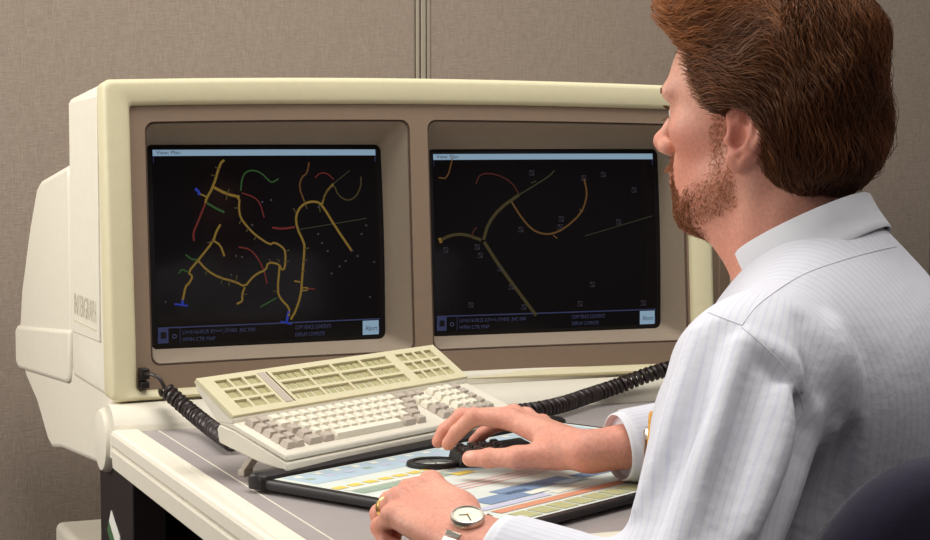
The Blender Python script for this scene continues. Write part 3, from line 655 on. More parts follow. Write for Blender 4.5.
# ------------------------------------------------------------------ coiled cords
def bez(pts, n):
    P = [np.array(p, float) for p in pts]; out = []
    for i in range(n + 1):
        t = i / n * (len(P) - 1); k = min(int(t), len(P) - 2); f = t - k
        p0 = P[max(k - 1, 0)]; p1 = P[k]; p2 = P[k + 1]; p3 = P[min(k + 2, len(P) - 1)]
        out.append(.5 * ((2 * p1) + (-p0 + p2) * f + (2 * p0 - 5 * p1 + 4 * p2 - p3) * f * f + (-p0 + 3 * p1 - 3 * p2 + p3) * f ** 3))
    return out
def coil(pts, R, pitch, wr):
    C0 = bez(pts, 120); L = np.cumsum([0] + [np.linalg.norm(b - a) for a, b in zip(C0[:-1], C0[1:])]); tot = L[-1]; turns = tot / pitch; n = int(turns * 14)
    path = []; C0 = np.array(C0)
    for i in range(n + 1):
        s = tot * i / n; c = np.array([np.interp(s, L, C0[:, k]) for k in range(3)]); c2 = np.array([np.interp(min(s + .002, tot), L, C0[:, k]) for k in range(3)]); c1 = np.array([np.interp(max(s - .002, 0), L, C0[:, k]) for k in range(3)])
        t = (c2 - c1) / (np.linalg.norm(c2 - c1) + 1e-9); n1 = np.cross(t, [0, 0, 1]); n1 /= np.linalg.norm(n1); n2 = np.cross(t, n1); a = 2 * pi * turns * i / n
        path.append(c + R * (cos(a) * n1 + sin(a) * n2))
    return path
pS = onY(145, 374, 2.436); c0 = onY(165, 389, 2.405); c1 = onZ(190, 411, .770); c2 = onZ(211, 428, .7565); c3 = KG(.13, .21, .7565)
cordL = thing('coiled_cord', tuple(c2), 'black coiled cord plugged into the left side of the screen bezel', 'cord')
MB().tube(bez([pS, pS + np.array([.006, -.02, .001]), (pS + c0) / 2 + np.array([.004, -.012, .004]), c0], 20), .0026, 8).build('lead', CORDM, cordL)
MB().tube(coil([c0, c1, c2, c3], .0082, .0078, .0033), .0033, 6).build('coil', CORDM, cordL)
d0 = KG(KW - .06, .172, .757); d1 = onZ(530, 411, .757); d2 = onY(600, 392, 2.385); d3 = onY(668, 369, 2.39); d4 = onY(760, 352, 2.405); d5 = np.array([1.43, 2.43, .84])
cordR = thing('coiled_cord', tuple(d1), 'long black coiled cord rising from behind the hand to the right end of the console', 'cord')
MB().tube(coil([d0, d1, d2, d3, d4, d5], .0088, .0085, .0033), .0033, 6).build('coil', CORDM, cordR)

# ================================================================== signed-distance modelling
def V3(*a): return np.array(a, dtype=np.float64)
def d_sph(P, c, r): return np.linalg.norm(P - np.asarray(c), axis=1) - r
def d_ell(P, c, r, R=None):
    q = P - np.asarray(c)
    if R is not None: q = q @ R.T
    r = np.asarray(r, float); k0 = np.linalg.norm(q / r, axis=1); k1 = np.linalg.norm(q / (r * r), axis=1)
    return k0 * (k0 - 1) / np.maximum(k1, 1e-6)
def d_cone(P, a, b, r1, r2):
    a = np.asarray(a, float); ab = np.asarray(b, float) - a; t = np.clip(((P - a) @ ab) / (ab @ ab), 0, 1)
    return np.linalg.norm(P - a - t[:, None] * ab, axis=1) - (r1 + (r2 - r1) * t)
def smin(a, b, k):
    h = np.clip(.5 + .5 * (b - a) / k, 0, 1); return b + (a - b) * h - k * h * (1 - h)
def smax(a, b, k): return -smin(-a, -b, k)
class VN:  # smooth pseudo noise: a few random sines
    def __init__(s, seed, f, n=7):
        r = np.random.default_rng(seed); s.k = r.normal(size=(n, 3)); s.k /= np.linalg.norm(s.k, axis=1)[:, None]; s.k *= f * r.uniform(.6, 1.5, (n, 1)); s.p = r.uniform(0, 6.28, n); s.n = n
    def __call__(s, P):
        o = np.zeros(len(P))
        for k, p in zip(s.k, s.p): o += np.sin(P @ k + p)
        return o / s.n * 1.6
def mesh_sdf(fn, lo, hi, res, B=8):
    lo = np.asarray(lo, float); nb = np.ceil((np.asarray(hi) - lo) / (res * B)).astype(int)
    ii = np.stack(np.meshgrid(*[np.arange(n) for n in nb], indexing='ij'), -1).reshape(-1, 3)
    cen = lo + (ii + .5) * res * B
    dc = np.concatenate([fn(cen[i:i + 200000]) for i in range(0, len(cen), 200000)])
    act = ii[np.abs(dc) < res * B * .87 * 1.35 + .004]
    g = np.stack(np.meshgrid(*[np.arange(B + 1)] * 3, indexing='ij'), -1).reshape(-1, 3)
    Vs, Ks, E0 = [], [], []
    dims = nb * B + 2
    step = 600
    corn = np.array([(0, 0, 0), (1, 0, 0), (0, 1, 0), (1, 1, 0), (0, 0, 1), (1, 0, 1), (0, 1, 1), (1, 1, 1)])
    edges = [(0, 1), (2, 3), (4, 5), (6, 7), (0, 2), (1, 3), (4, 6), (5, 7), (0, 4), (1, 5), (2, 6), (3, 7)]
    cg = np.stack(np.meshgrid(*[np.arange(B)] * 3, indexing='ij'), -1).reshape(-1, 3)
    for i in range(0, len(act), step):
        a = act[i:i + step]; gi = a[:, None, :] * B + g[None]
        D = fn((lo + gi.reshape(-1, 3) * res)).reshape(len(a), B + 1, B + 1, B + 1)
        cv = np.stack([D[:, c[0]:c[0] + B, c[1]:c[1] + B, c[2]:c[2] + B] for c in corn], -1).reshape(len(a), -1, 8)
        ins = (cv < 0).sum(-1); m = (ins > 0) & (ins < 8)
        bi, ci = np.nonzero(m)
        if len(bi) == 0: continue
        c8 = cv[bi, ci]; cell = a[bi] * B + cg[ci]
        acc = np.zeros((len(bi), 3)); cnt = np.zeros(len(bi))
        for e0, e1_ in edges:
            v0, v1 = c8[:, e0], c8[:, e1_]; x = (v0 < 0) != (v1 < 0)
            t = np.where(x, v0 / np.where(x, v0 - v1, 1), 0); p = corn[e0] + t[:, None] * (corn[e1_] - corn[e0])
            acc += np.where(x[:, None], p, 0); cnt += x
        Vs.append(lo + (cell + acc / cnt[:, None]) * res)
        Ks.append((cell[:, 0] * dims[1] + cell[:, 1]) * dims[2] + cell[:, 2]); E0.append(c8[:, [0, 1, 2, 4]])
    V = np.concatenate(Vs); K_ = np.concatenate(Ks); E = np.concatenate(E0)
    o = np.argsort(K_); K_ = K_[o]; V = V[o]; E = E[o]
    st = [dims[1] * dims[2], dims[2], 1]; Q = []
    def look(k):
        j = np.searchsorted(K_, k); j = np.minimum(j, len(K_) - 1); return np.where(K_[j] == k, j, -1)
    s0 = E[:, 0] < 0
    for ax, (b, c) in enumerate(((1, 2), (2, 0), (0, 1))):
        s1 = E[:, ax + 1] < 0; m = np.nonzero(s0 != s1)[0]; k = K_[m]
        q = np.stack([look(k), look(k - st[b]), look(k - st[b] - st[c]), look(k - st[c])], 1)
        ok = (q >= 0).all(1); q = q[ok]; flip = ~s0[m][ok]
        q[flip] = q[flip][:, ::-1]; Q.append(q)
    return V, np.concatenate(Q)
def fast_mesh(name, V, Q, mats, parent=None, cols=None, smooth=True):
    me = bpy.data.meshes.new(name); nq, k = Q.shape
    me.vertices.add(len(V)); me.vertices.foreach_set('co', np.ascontiguousarray(V, dtype=np.float32).ravel())
    me.loops.add(nq * k); me.loops.foreach_set('vertex_index', np.ascontiguousarray(Q, dtype=np.int32).ravel())
    me.polygons.add(nq); me.polygons.foreach_set('loop_start', np.arange(0, nq * k, k, dtype=np.int32)); me.polygons.foreach_set('loop_total', np.full(nq, k, dtype=np.int32))
    me.update(calc_edges=True)
    if smooth: me.polygons.foreach_set('use_smooth', np.ones(nq, dtype=bool))
    for m in (mats if isinstance(mats, (list, tuple)) else [mats]): me.materials.append(m)
    if cols is not None:
        at_ = me.color_attributes.new('tint', 'FLOAT_COLOR', 'POINT'); at_.data.foreach_set('color', np.ascontiguousarray(cols, dtype=np.float32).ravel())
    me.validate()
    o = bpy.data.objects.new(name, me); COL.objects.link(o)
    if parent is not None: o.parent = parent; o.matrix_parent_inverse = parent.matrix_basis.inverted()
    return o

# ------------------------------------------------------------------ frames of the seated man
FWH = np.array([sin(TH), cos(TH), 0])
Z3 = np.array([0, 0, 1.0])
def frame(ang, pitch=0.0):
    f = -RT * cos(radians(ang)) + FWH * sin(radians(ang)); l = np.cross(Z3, f)
    f2 = f * cos(radians(pitch)) + Z3 * sin(radians(pitch)); u2 = np.cross(f2, l)
    return np.array([f2, l, u2])           # rows: forward, left, up
HS = 0.955
HO = at(763, 133, 1.86); HR = frame(36, 4)
NB = at(808, 264, 1.835); TR = frame(30, 0)
def hl(P): return (P - HO) @ HR.T / HS
def hw_(p): return HO + (np.asarray(p) * HS) @ HR
def tl(P): return (P - NB) @ TR.T
def tw(p): return NB + np.asarray(p) @ TR

# ---- head
def ear_pts(s):
    c = V3(-.010, s * .0765, -.004); fwd = V3(.955, s * .30, .0); fwd /= np.linalg.norm(fwd); upv = V3(-.16, 0, .987); out = np.cross(fwd, upv) * (-1 if s > 0 else 1)
    if out[1] * s < 0: out = -out
    return c, fwd, upv, out
def head_sdf(p):
    d = d_ell(p, (-.012, 0, .052), (.099, .076, .087))
    d = smin(d, d_ell(p, (.044, 0, .050), (.061, .063, .060)), .03)
    d = smin(d, d_ell(p, (.028, 0, -.030), (.064, .058, .074)), .03)
    d = smin(d, d_cone(p, (-.030, 0, -.05), (-.066, 0, -.21), .055, .060), .03)
    d = smin(d, d_cone(p, (.046, 0, -.082), (-.03, 0, -.135), .028, .046), .03)
    for s in (-1, 1):
        d = smin(d, d_ell(p, (.056, s * .041, -.002), (.030, .021, .021)), .02)
        d = smin(d, d_cone(p, (-.004, s * .050, -.036), (.058, s * .020, -.086), .017, .017), .024)
        d = smin(d, d_cone(p, (.099, s * .010, .037), (.086, s * .047, .038), .0095, .010), .014)
        d = smin(d, d_cone(p, (-.022, s * .053, -.03), (-.012, s * .018, -.17), .010, .011), .02)
    d = smin(d, d_ell(p, (.070, 0, -.089), (.019, .022, .016)), .02)
    d = smin(d, d_ell(p, (.071, 0, -.050), (.027, .030, .028)), .02)
    for s in (-1, 1):
        d = smax(d, -d_ell(p, (.105, s * .032, .016), (.015, .016, .010)), .012)
        d = smin(d, d_sph(p, (.0805, s * .031, .0165), .0140), .004)
        d = smax(d, -d_ell(p, (.096, s * .031, .0145), (.0075, .0105, .0045)), .002)
    d = smin(d, d_cone(p, (.095, 0, .030), (.117, 0, -.014), .0062, .0090), .011)
    d = smin(d, d_sph(p, (.1190, 0, -.0170), .0105), .006)
    d = smin(d, d_cone(p, (.116, 0, -.024), (.096, 0, -.030), .006, .007), .006)
    for s in (-1, 1):
        d = smin(d, d_ell(p, (.107, s * .0115, -.0215), (.011, .0080, .0088)), .006)
        d = smax(d, -d_ell(p, (.1105, s * .0065, -.0305), (.005, .0032, .004)), .002)
    d = smin(d, d_ell(p, (.0955, 0, -.0475), (.009, .022, .0055)), .005)
    d = smin(d, d_ell(p, (.0940, 0, -.0585), (.0085, .019, .006)), .005)
    for s in (-1, 1):
        c, f, u, o = ear_pts(s); E = lambda a, b, n: c + f * a + u * b + o * n
        R = np.array([f, u, o])
        near = np.linalg.norm(p - c, axis=1) < .075
        q = p[near]
        if len(q) == 0: continue
        e = d_ell(q, E(-.009, .004, .003), (.019, .029, .0080), R)
        e = smin(e, d_ell(q, E(-.004, -.024, .003), (.0105, .012, .0062), R), .006)
        e = smax(e, -d_ell(q, E(-.0035, -.001, .012), (.0105, .0155, .0080), R), .003)
        e = smax(e, -d_ell(q, E(-.009, .021, .012), (.009, .010, .006), R), .003)
        H = [(.007, .008, .002), (.011, .022, .004), (.006, .033, .007), (-.006, .037, .010), (-.019, .031, .013), (-.0255, .016, .014), (-.0245, .000, .013), (-.018, -.014, .010), (-.011, -.026, .007)]
        for a, b in zip(H[:-1], H[1:]): e = smin(e, d_cone(q, E(*a), E(*b), .0040, .0040), .0025)
        A = [(-.013, .022, .0105), (-.0165, .006, .0115), (-.013, -.009, .010), (-.004, -.0155, .008)]
        for a, b in zip(A[:-1], A[1:]): e = smin(e, d_cone(q, E(*a), E(*b), .0032, .0032), .004)
        e = smin(e, d_sph(q, E(.0080, -.003, .0020), .0050), .005)
        d[near] = smin(d[near], e, .006)
    return d

# ---- arms and hands: joints from the photo (pixel x, pixel y, depth)
def J(*a): return at(*a)
RHo = .085
rw = J(588, 452, 1.90 + RHo); rcuff = J(632, 456, 1.885 + RHo)
RIGHT = dict(wrist=rw, elbow=CAM + RT * .395 + FWH * 2.06 + Z3 * (.812 - HC), mcp=[J(511, 420, 1.955 + RHo), J(514, 416, 1.98 + RHo), J(526, 418, 2.005 + RHo), J(542, 424, 2.02 + RHo)],
    fing=[[J(474, 416.5, 1.965 + RHo), J(457, 432, 1.975 + RHo), J(448, 444, 1.98 + RHo)], [J(462, 417, 1.99 + RHo), J(445, 431, 2.0 + RHo), J(438.5, 441.5, 2.0 + RHo)],
          [J(474, 418, 2.025 + RHo), J(458, 432, 2.035 + RHo), J(450, 442, 2.035 + RHo)], [J(498, 424, 2.045 + RHo), J(482, 434, 2.055 + RHo), J(474, 441, 2.06 + RHo)]],
    thumb=[J(556, 455, 1.905 + RHo), J(517, 457.5, 1.90 + RHo), J(489, 458, 1.915 + RHo), J(470, 458.5, 1.925 + RHo)])
LHo = .035
lw = J(475, 545, 1.595 + LHo)
LEFT = dict(wrist=lw, elbow=CAM + RT * .174 + FWH * 1.50 + Z3 * (.728 - HC), mcp=[J(431, 484, 1.690 + LHo), J(415, 491.5, 1.675 + LHo), J(398, 500, 1.66 + LHo), J(392, 516, 1.64 + LHo)],
    fing=[[J(408, 490, 1.725 + LHo), J(404, 507, 1.72 + LHo), J(412, 517, 1.71 + LHo)], [J(390, 502, 1.71 + LHo), J(388, 521, 1.70 + LHo), J(399, 530, 1.69 + LHo)],
          [J(380.5, 514, 1.685 + LHo), J(382, 531, 1.675 + LHo), J(394, 537, 1.665 + LHo)], [J(380, 527, 1.66 + LHo), J(386, 543, 1.65 + LHo), J(399, 547, 1.645 + LHo)]],
    thumb=[J(462, 512, 1.655 + LHo), J(438, 502, 1.715 + LHo), J(420, 509, 1.73 + LHo), J(408, 516, 1.73 + LHo)])
def hand_sdf(P, H, sgn):
    w_ = H['wrist']; m = H['mcp']
    side = m[3] - m[0]; side /= np.linalg.norm(side)
    d = smin(d_cone(P, w_ - side * .010, H['elbow'] - side * .012, .0200, .036), d_cone(P, w_ + side * .011, H['elbow'] + side * .012, .0185, .034), .015)
    for i, q in enumerate(m):
        a = w_ + side * (-.014 + .0095 * i); d = smin(d, d_cone(P, a, q, .0165, .0112 - .0006 * i), .012)
    # fleshy thumb base and heel of the hand
    d = smin(d, d_cone(P, H['thumb'][0], H['thumb'][1], .0165, .0118), .016)
    rr = (.0094, .0097, .0092, .0082)
    f = np.full(len(P), 9.0)
    for i in range(4):
        ch = [m[i]] + H['fing'][i]; r = rr[i]; rad = [r + .0012, r, r * .90, r * .80]
        c = np.full(len(P), 9.0)
        for k in range(3): c = smin(c, d_cone(P, ch[k], ch[k + 1], rad[k], rad[k + 1]), .003)
        c = smin(c, d_sph(P, ch[1], r * 1.06), .003); c = smin(c, d_sph(P, ch[0] + Z3 * .0015, r * 1.18), .004)
        f = np.minimum(f, c)
    d = smin(d, f, .005)
    t = H['thumb']; c = smin(d_cone(P, t[1], t[2], .0112, .0100), d_cone(P, t[2], t[3], .0100, .0088), .003); c = smin(c, d_sph(P, t[2], .0106), .003)
    return smin(d, c, .007)
SHL = at(751, 381, 1.665); SHR = tw((-.01, -.195, -.075))
def arms_sdf(P):
    d = np.full(len(P), .2)
    for H, S, sg in ((LEFT, SHL, 1), (RIGHT, SHR, -1)):
        c = (H['wrist'] + H['mcp'][1]) / 2
        near = np.linalg.norm(P - c, axis=1) < .22
        if near.any(): d[near] = np.minimum(d[near], hand_sdf(P[near], H, sg))
        far = ~near
        if far.any(): d[far] = np.minimum(d[far], d_cone(P[far], H['wrist'], H['elbow'], .024, .036))
        d = smin(d, d_cone(P, S, H['elbow'], .048, .038), .02)
    return d
HIP = tw((-.13, 0, -.515))
def legs_pts(s):
    h = HIP + TR[1] * s * .085; k = h + TR[0] * .40 + TR[1] * s * .05 + Z3 * .02; a = np.array([*(k + TR[0] * .06)[:2], .09]); return h, k, a
def body_sdf(P):
    d = np.full(len(P), .3)
    q = hl(P); near = np.linalg.norm(q - V3(0, 0, -.02), axis=1) < .30
    if near.any(): d[near] = head_sdf(q[near]) * HS
    t = tl(P)
    b = d_ell(t, (-.015, 0, -.20), (.105, .155, .22)); b = smin(b, d_ell(t, (-.075, 0, -.42), (.105, .145, .17)), .06)
    b = smin(b, d_cone(t, (-.02, -.15, -.075), (-.02, .15, -.075), .045, .045), .05); b = smin(b, d_cone(t, (-.01, 0, -.02), (-.02, 0, -.10), .052, .08), .04)
    d = smin(d, b, .02)
    d = smin(d, arms_sdf(P), .02)
    for s in (-1, 1):
        h, k, a = legs_pts(s); d = smin(d, d_cone(P, h, k, .078, .052), .03); d = smin(d, d_cone(P, k, a, .050, .036), .02)
    return np.maximum(d, -desk_box(P, .7565))
def desk_box(P, top):
    """room taken by the desk slab and what lies on it: the body and clothes press against it"""
    c = np.array([.95, 1.98 + .0, (top + .689) / 2]); h = np.array([.465, .4255, (top - .689) / 2])
    q = np.abs(P - c) - h; return np.linalg.norm(np.maximum(q, 0), axis=1) + np.minimum(q.max(1), 0)
import time as _t; _t0 = _t.time()
allp = np.array([hw_((.14, 0, .15)), hw_((-.15, .1, .15)), hw_((-.1, -.1, .15)), LEFT['elbow'], RIGHT['elbow'], SHL, SHR] + LEFT['mcp'] + RIGHT['mcp'] + LEFT['fing'][0] + LEFT['fing'][2] + LEFT['fing'][3] + RIGHT['fing'][1] + RIGHT['fing'][3] + [tw((-.27, 0, -.5)), tw((.12, 0, -.3)), tw((-.1, .2, -.5)), tw((-.1, -.2, -.5))])
lo, hi = allp.min(0) - .09, allp.max(0) + .09
lo[2] = HIP[2] - .12
# upper body at fine resolution; legs coarser, both in the one body mesh
BV, BQ = mesh_sdf(body_sdf, lo, hi, .0025)
print('body', len(BV), len(BQ), _t.time() - _t0)
L_ = [p for s in (-1, 1) for p in legs_pts(s)]; lp_ = np.array(L_)
def legs_sdf(P):
    d = np.full(len(P), .3)
    for s in (-1, 1):
        h, k, a = legs_pts(s); d = np.minimum(d, smin(d_cone(P, h, k, .078, .052), d_cone(P, k, a, .050, .036), .02))
    return d
LV, LQ = mesh_sdf(legs_sdf, lp_.min(0) - .1, lp_.max(0) + .1, .008)
BV2 = np.concatenate([BV, LV]); BQ2 = np.concatenate([BQ, LQ + len(BV)])

# ---- skin tint per vertex (the skin's own colour: lips, ruddy areas, beard shadow)
q = hl(BV2); nz_ = VN(3, 120); nz2 = VN(5, 420)
base = np.array(srgb(222, 166, 144)[:3]); red = np.array(srgb(198, 112, 92)[:3]); lipc = np.array(srgb(184, 104, 90)[:3]); stub = np.array(srgb(150, 98, 72)[:3])
tint = np.tile(base, (len(BV2), 1))
def blend(w_, c): 
    global tint
    w_ = np.clip(w_, 0, 1)[:, None]; tint = tint * (1 - w_) + c * w_
inhead = np.linalg.norm(q, axis=1) < .2
blend(.28 * (nz_(BV2) * .5 + .5), red)
g_ = lambda c, r: np.exp(-np.sum(((q - np.array(c)) / np.array(r)) ** 2, axis=1)) * inhead
for s in (-1, 1):
    blend(.75 * g_((-.012, s * .085, .0), (.03, .02, .04)), red); blend(.55 * g_((.06, s * .05, -.015), (.04, .03, .035)), red)
blend(.5 * g_((.12, 0, -.018), (.014, .016, .014)), red)
blend(.55 * g_((-.03, 0, -.13), (.09, .09, .06)), red)
blend(.9 * (g_((.103, 0, -.0475), (.012, .02, .0045)) + g_((.102, 0, -.0585), (.012, .018, .0055))), lipc)
for H in (LEFT, RIGHT):
    for f in H['fing'] + [H['thumb'][1:]]:
        for pnt, wgt in zip(f, (.5, .4, .5)): blend(wgt * np.exp(-np.sum((BV2 - pnt) ** 2, 1) / .014 ** 2), red)
    for pnt in H['mcp']: blend(.45 * np.exp(-np.sum((BV2 - pnt) ** 2, 1) / .014 ** 2), red)
    blend(.30 * np.exp(-np.sum((BV2 - H['wrist']) ** 2, 1) / .09 ** 2), red)
def beard_w(q):
    x, y, z = q[:, 0], np.abs(q[:, 1]), q[:, 2]
    S = lambda v, a, b: np.clip((v - a) / (b - a), 0, 1)
    goat = S(x, .038, .054) * S(-z, .060, .072) * S(-y, -.040, -.030) * S(z, -.120, -.110)
    chinp = S(x, .06, .07) * S(-z, .0655, .069) * S(-y, -.022, -.016)
    mst = S(x, .080, .086) * S(-z, .032, .0355) * S(z, -.0465, -.0445) * S(-y, -.030, -.024)
    sid = S(x, .060, .068) * S(-x, -.092, -.086) * S(-z, .040, .046) * S(z, -.085, -.075) * S(y, .019, .023) * S(-y, -.033, -.028)
    zj = -.046 - .56 * np.clip(x - .0, -.02, .1)
    jaw = S(x, -.010, .002) * S(y, .010, .016) * S(-(z - zj), -.022, -.004) * S(z - zj, -.034, -.022) * S(-q[:, 0], -.09, -.07)
    burn = S(x, .004, .010) * S(-x, -.030, -.022) * S(y, .05, .055) * S(-z, -.03, -.01) * S(z, -.06, -.045)
    near = (np.linalg.norm(q - np.array([.05, 0, -.05]), axis=1) < .14)
    return near * np.maximum.reduce([goat, chinp * .8, mst, sid, jaw * .62, burn * .55])
blend(.5 * np.exp(-np.sum((BV2 - (RIGHT['thumb'][3] + np.array([0, 0, .006]) - FWH * .007 - RT * .001)) ** 2, 1) / .0055 ** 2), np.array(srgb(238, 196, 178)[:3]))
bw = beard_w(q); blend(.55 * bw, stub)
blend(.35 * g_((.075, .04, -.055), (.04, .04, .03)) + .35 * g_((.075, -.04, -.055), (.04, .04, .03)), red)
cols = np.concatenate([tint, np.ones((len(tint), 1))], 1)
SK = bpy.data.materials.new('skin'); SK.use_nodes = True
nt = SK.node_tree; b = nt.nodes['Principled BSDF']; Lk = nt.links
va = nt.nodes.new('ShaderNodeVertexColor'); va.layer_name = 'tint'
tcn = nt.nodes.new('ShaderNodeTexCoord'); n1 = nt.nodes.new('ShaderNodeTexNoise'); n1.inputs['Scale'].default_value = 260; n1.inputs['Detail'].default_value = 3
Lk.new(tcn.outputs['Object'], n1.inputs['Vector'])
mr = nt.nodes.new('ShaderNodeMapRange'); mr.inputs[1].default_value = .3; mr.inputs[2].default_value = .7; mr.inputs[3].default_value = .9; mr.inputs[4].default_value = 1.08; Lk.new(n1.outputs['Fac'], mr.inputs[0])
vm = nt.nodes.new('ShaderNodeVectorMath'); vm.operation = 'SCALE'; Lk.new(va.outputs['Color'], vm.inputs[0]); Lk.new(mr.outputs[0], vm.inputs['Scale']); Lk.new(vm.outputs[0], b.inputs['Base Color'])
b.inputs['Roughness'].default_value = .5; b.inputs['Specular IOR Level'].default_value = .35
b.inputs['Subsurface Weight'].default_value = .18; b.inputs['Subsurface Radius'].default_value = (1.0, .35, .2); b.inputs['Subsurface Scale'].default_value = .006
n3 = nt.nodes.new('ShaderNodeTexNoise'); n3.inputs['Scale'].default_value = 900; Lk.new(tcn.outputs['Object'], n3.inputs['Vector'])
bp = nt.nodes.new('ShaderNodeBump'); bp.inputs['Strength'].default_value = .25; bp.inputs['Distance'].default_value = .001; Lk.new(n3.outputs['Fac'], bp.inputs['Height']); Lk.new(bp.outputs['Normal'], b.inputs['Normal'])
person = fast_mesh('person', BV2, BQ2, SK, None, cols)
tag(person, 'man in a white shirt seated at the desk with his hand on the puck', 'person')
# eyes
for s in (-1, 1):
    em = MB(); c = V3(.0830, s * .031, .0160); n_ = 20; rings_ = []
    for i in range(1, n_):
        a = pi * i / n_; rings_.append([hw_(c + .0122 * V3(cos(a), sin(a) * cos(2 * pi * k / 24), sin(a) * sin(2 * pi * k / 24))) for k in range(24)])
    em.rings(rings_, True, True, True)
    em.mi = [(1 if i < 24 * 4 else 0) for i in range(len(em.f) - 2)] + [1, 0]
    em.build('eye', [mat('eye_white', srgb(225, 215, 205), .25, .5), mat('eye_iris', srgb(66, 82, 92), .2, .6)], person)

# ------------------------------------------------------------------ hair
def smst(v, a, b): t = np.clip((v - a) / (b - a), 0, 1); return t * t * (3 - 2 * t)
hn1 = VN(11, 68, 6); hn2 = VN(12, 160, 6)
def hair_core(p):
    d = d_ell(p, (-.012, 0, .060), (.106, .091, .106))
    d = smin(d, d_ell(p, (.050, .006, .117), (.062, .068, .046)), .03)
    for s in (-1, 1): d = smin(d, d_ell(p, (-.030, s * .052, .022), (.080, .043, .078)), .03)
    d = smin(d, d_ell(p, (-.066, 0, -.008), (.051, .072, .052)), .03)
    d = smin(d, d_ell(p, (.096, .016, .121), (.024, .042, .022)), .02)
    d = smin(d, d_ell(p, (-.052, 0, .098), (.062, .078, .076)), .03)
    return d
def hair_cut(p):
    y = np.abs(p[:, 1])
    f = d_ell(p, (.150, 0, .026), (.098, .20, .100))                         # face
    f = np.minimum(f, d_ell(p, (.088, 0, -.03), (.066, .2, .066)))
    e = np.minimum(d_ell(p, (-.016, .090, -.008), (.031, .030, .040)), d_ell(p, (-.016, -.090, -.008), (.031, .030, .040)))
    nape = -(p[:, 2] + .050 + .10 * np.clip(p[:, 0] + .075, 0, 1) * -4)          # below the nape line
    nape = -.056 + .85 * np.clip(p[:, 0] + .070, 0, .2) - p[:, 2]
    return np.minimum(np.minimum(f, e), -nape)
def hair_sdf_l(p):
    return smax(hair_core(p) + .0046 * hn1(p) + .0014 * hn2(p), -hair_cut(p), .008)
def hair_sdf(P): return hair_sdf_l(hl(P)) * HS
hb = np.array([hw_(c) for c in [(x, y, z) for x in (-.17, .15) for y in (-.13, .13) for z in (-.1, .19)]])
# underlying mass, a little inside the strands
def hair_base(P):
    p = hl(P); return (hair_sdf_l(p) + .0040) * HS
HV, HQ = mesh_sdf(hair_base, hb.min(0), hb.max(0), .0030)
def hairmat(name, rough=.42):
    m = bpy.data.materials.new(name); m.use_nodes = True; nt = m.node_tree; b = nt.nodes['Principled BSDF']
    v = nt.nodes.new('ShaderNodeVertexColor'); v.layer_name = 'tint'; nt.links.new(v.outputs['Color'], b.inputs['Base Color'])
    b.inputs['Roughness'].default_value = rough; b.inputs['Specular IOR Level'].default_value = .45; b.inputs['Specular Tint'].default_value = (1, .75, .55, 1)
    return m
HM = hairmat('hair_auburn')
hcol = np.tile(np.array([*srgb(58, 30, 18)[:3], 1]), (len(HV), 1))
hair = fast_mesh('hair', HV, HQ, HM, person, hcol)
def grad(fn, P, e=.0015):
    g = np.stack([fn(P + np.eye(3)[k] * e) - fn(P - np.eye(3)[k] * e) for k in range(3)], 1); return g / (np.linalg.norm(g, axis=1)[:, None] + 1e-9)
def strands_to_mesh(paths, rad, cols):
    """paths (N,S,3), rad (N,S), cols (N,3) -> three-sided tapered tubes"""
    N, S, _ = paths.shape
    t = np.gradient(paths, axis=1); t /= np.linalg.norm(t, axis=2)[..., None] + 1e-9
    ref = np.zeros_like(t); ref[...] = np.array([.31, .52, .79]); n = np.cross(t, ref); n /= np.linalg.norm(n, axis=2)[..., None] + 1e-9; bb = np.cross(t, n)
    V = np.stack([paths + rad[..., None] * (cos(a) * n + sin(a) * bb) for a in (0, 2 * pi / 3, 4 * pi / 3)], 2).reshape(-1, 3)
    i = np.arange(N)[:, None, None] * S * 3 + np.arange(S - 1)[None, :, None] * 3; k = np.arange(3)[None, None, :]; k2 = (k + 1) % 3
    Q = np.stack([i + k, i + k2, i + 3 + k2, i + 3 + k], -1).reshape(-1, 4)
    C = np.repeat(cols, S * 3, axis=0); C = np.concatenate([C, np.ones((len(C), 1))], 1)
    return V, Q, C
hr = np.random.default_rng(21)
SV, SQ = mesh_sdf(hair_sdf, hb.min(0), hb.max(0), .005)
SL = hl(SV)
NS = 25000; SEG = 11
rt_ = SL[hr.integers(0, len(SL), NS)] + hr.normal(0, .0022, (NS, 3))
keep = hair_cut(rt_) > -.004; rt_ = rt_[keep]; NS = len(rt_)
core = lambda p: hair_core(p) + .0046 * hn1(p)
wav = VN(31, 55, 5); wav2 = VN(32, 90, 5); amp = VN(33, 45, 5)
ln = hr.uniform(.045, .090, NS); off0 = hr.uniform(-.006, .0035, NS) + (hr.random(NS) < .05) * hr.uniform(0, .005, NS)
cur = rt_.copy(); pth = []; ph = wav(rt_) * 4.2 + hr.normal(0, .28, NS)
frontness = smst(rt_[:, 0], .03, .09)
curl = .0032 + .0026 * frontness + .0012 * amp(rt_)
for sg in range(SEG):
    n = grad(core, cur); d_ = core(cur); s = sg / (SEG - 1)
    h = off0 + curl * np.sin(ph + 2 * pi * s * ln / .046) * (0.3 + .7 * s) + .002 * s - (s > .85) * .0015
    cur = cur - n * (d_ - h)[:, None]
    pth.append(cur.copy())
    bk_ = smst(-cur[:, 0], -.01, .10); lowz = smst(-cur[:, 2], -.08, .02)
    g = np.stack([-(1 - .85 * bk_) * (1 - .25 * lowz), .15 * np.sign(cur[:, 1]) * smst(cur[:, 2], .08, .15), .05 - .95 * bk_ - .45 * lowz], 1)
    side = np.cross(n, g); g = g + side * (wav2(cur) * .45 + .45 * np.cos(ph + 2 * pi * s * ln / .046))[:, None]
    g -= n * np.sum(g * n, 1)[:, None]; g /= np.linalg.norm(g, axis=1)[:, None] + 1e-9
    cur = cur + g * (ln / SEG)[:, None]
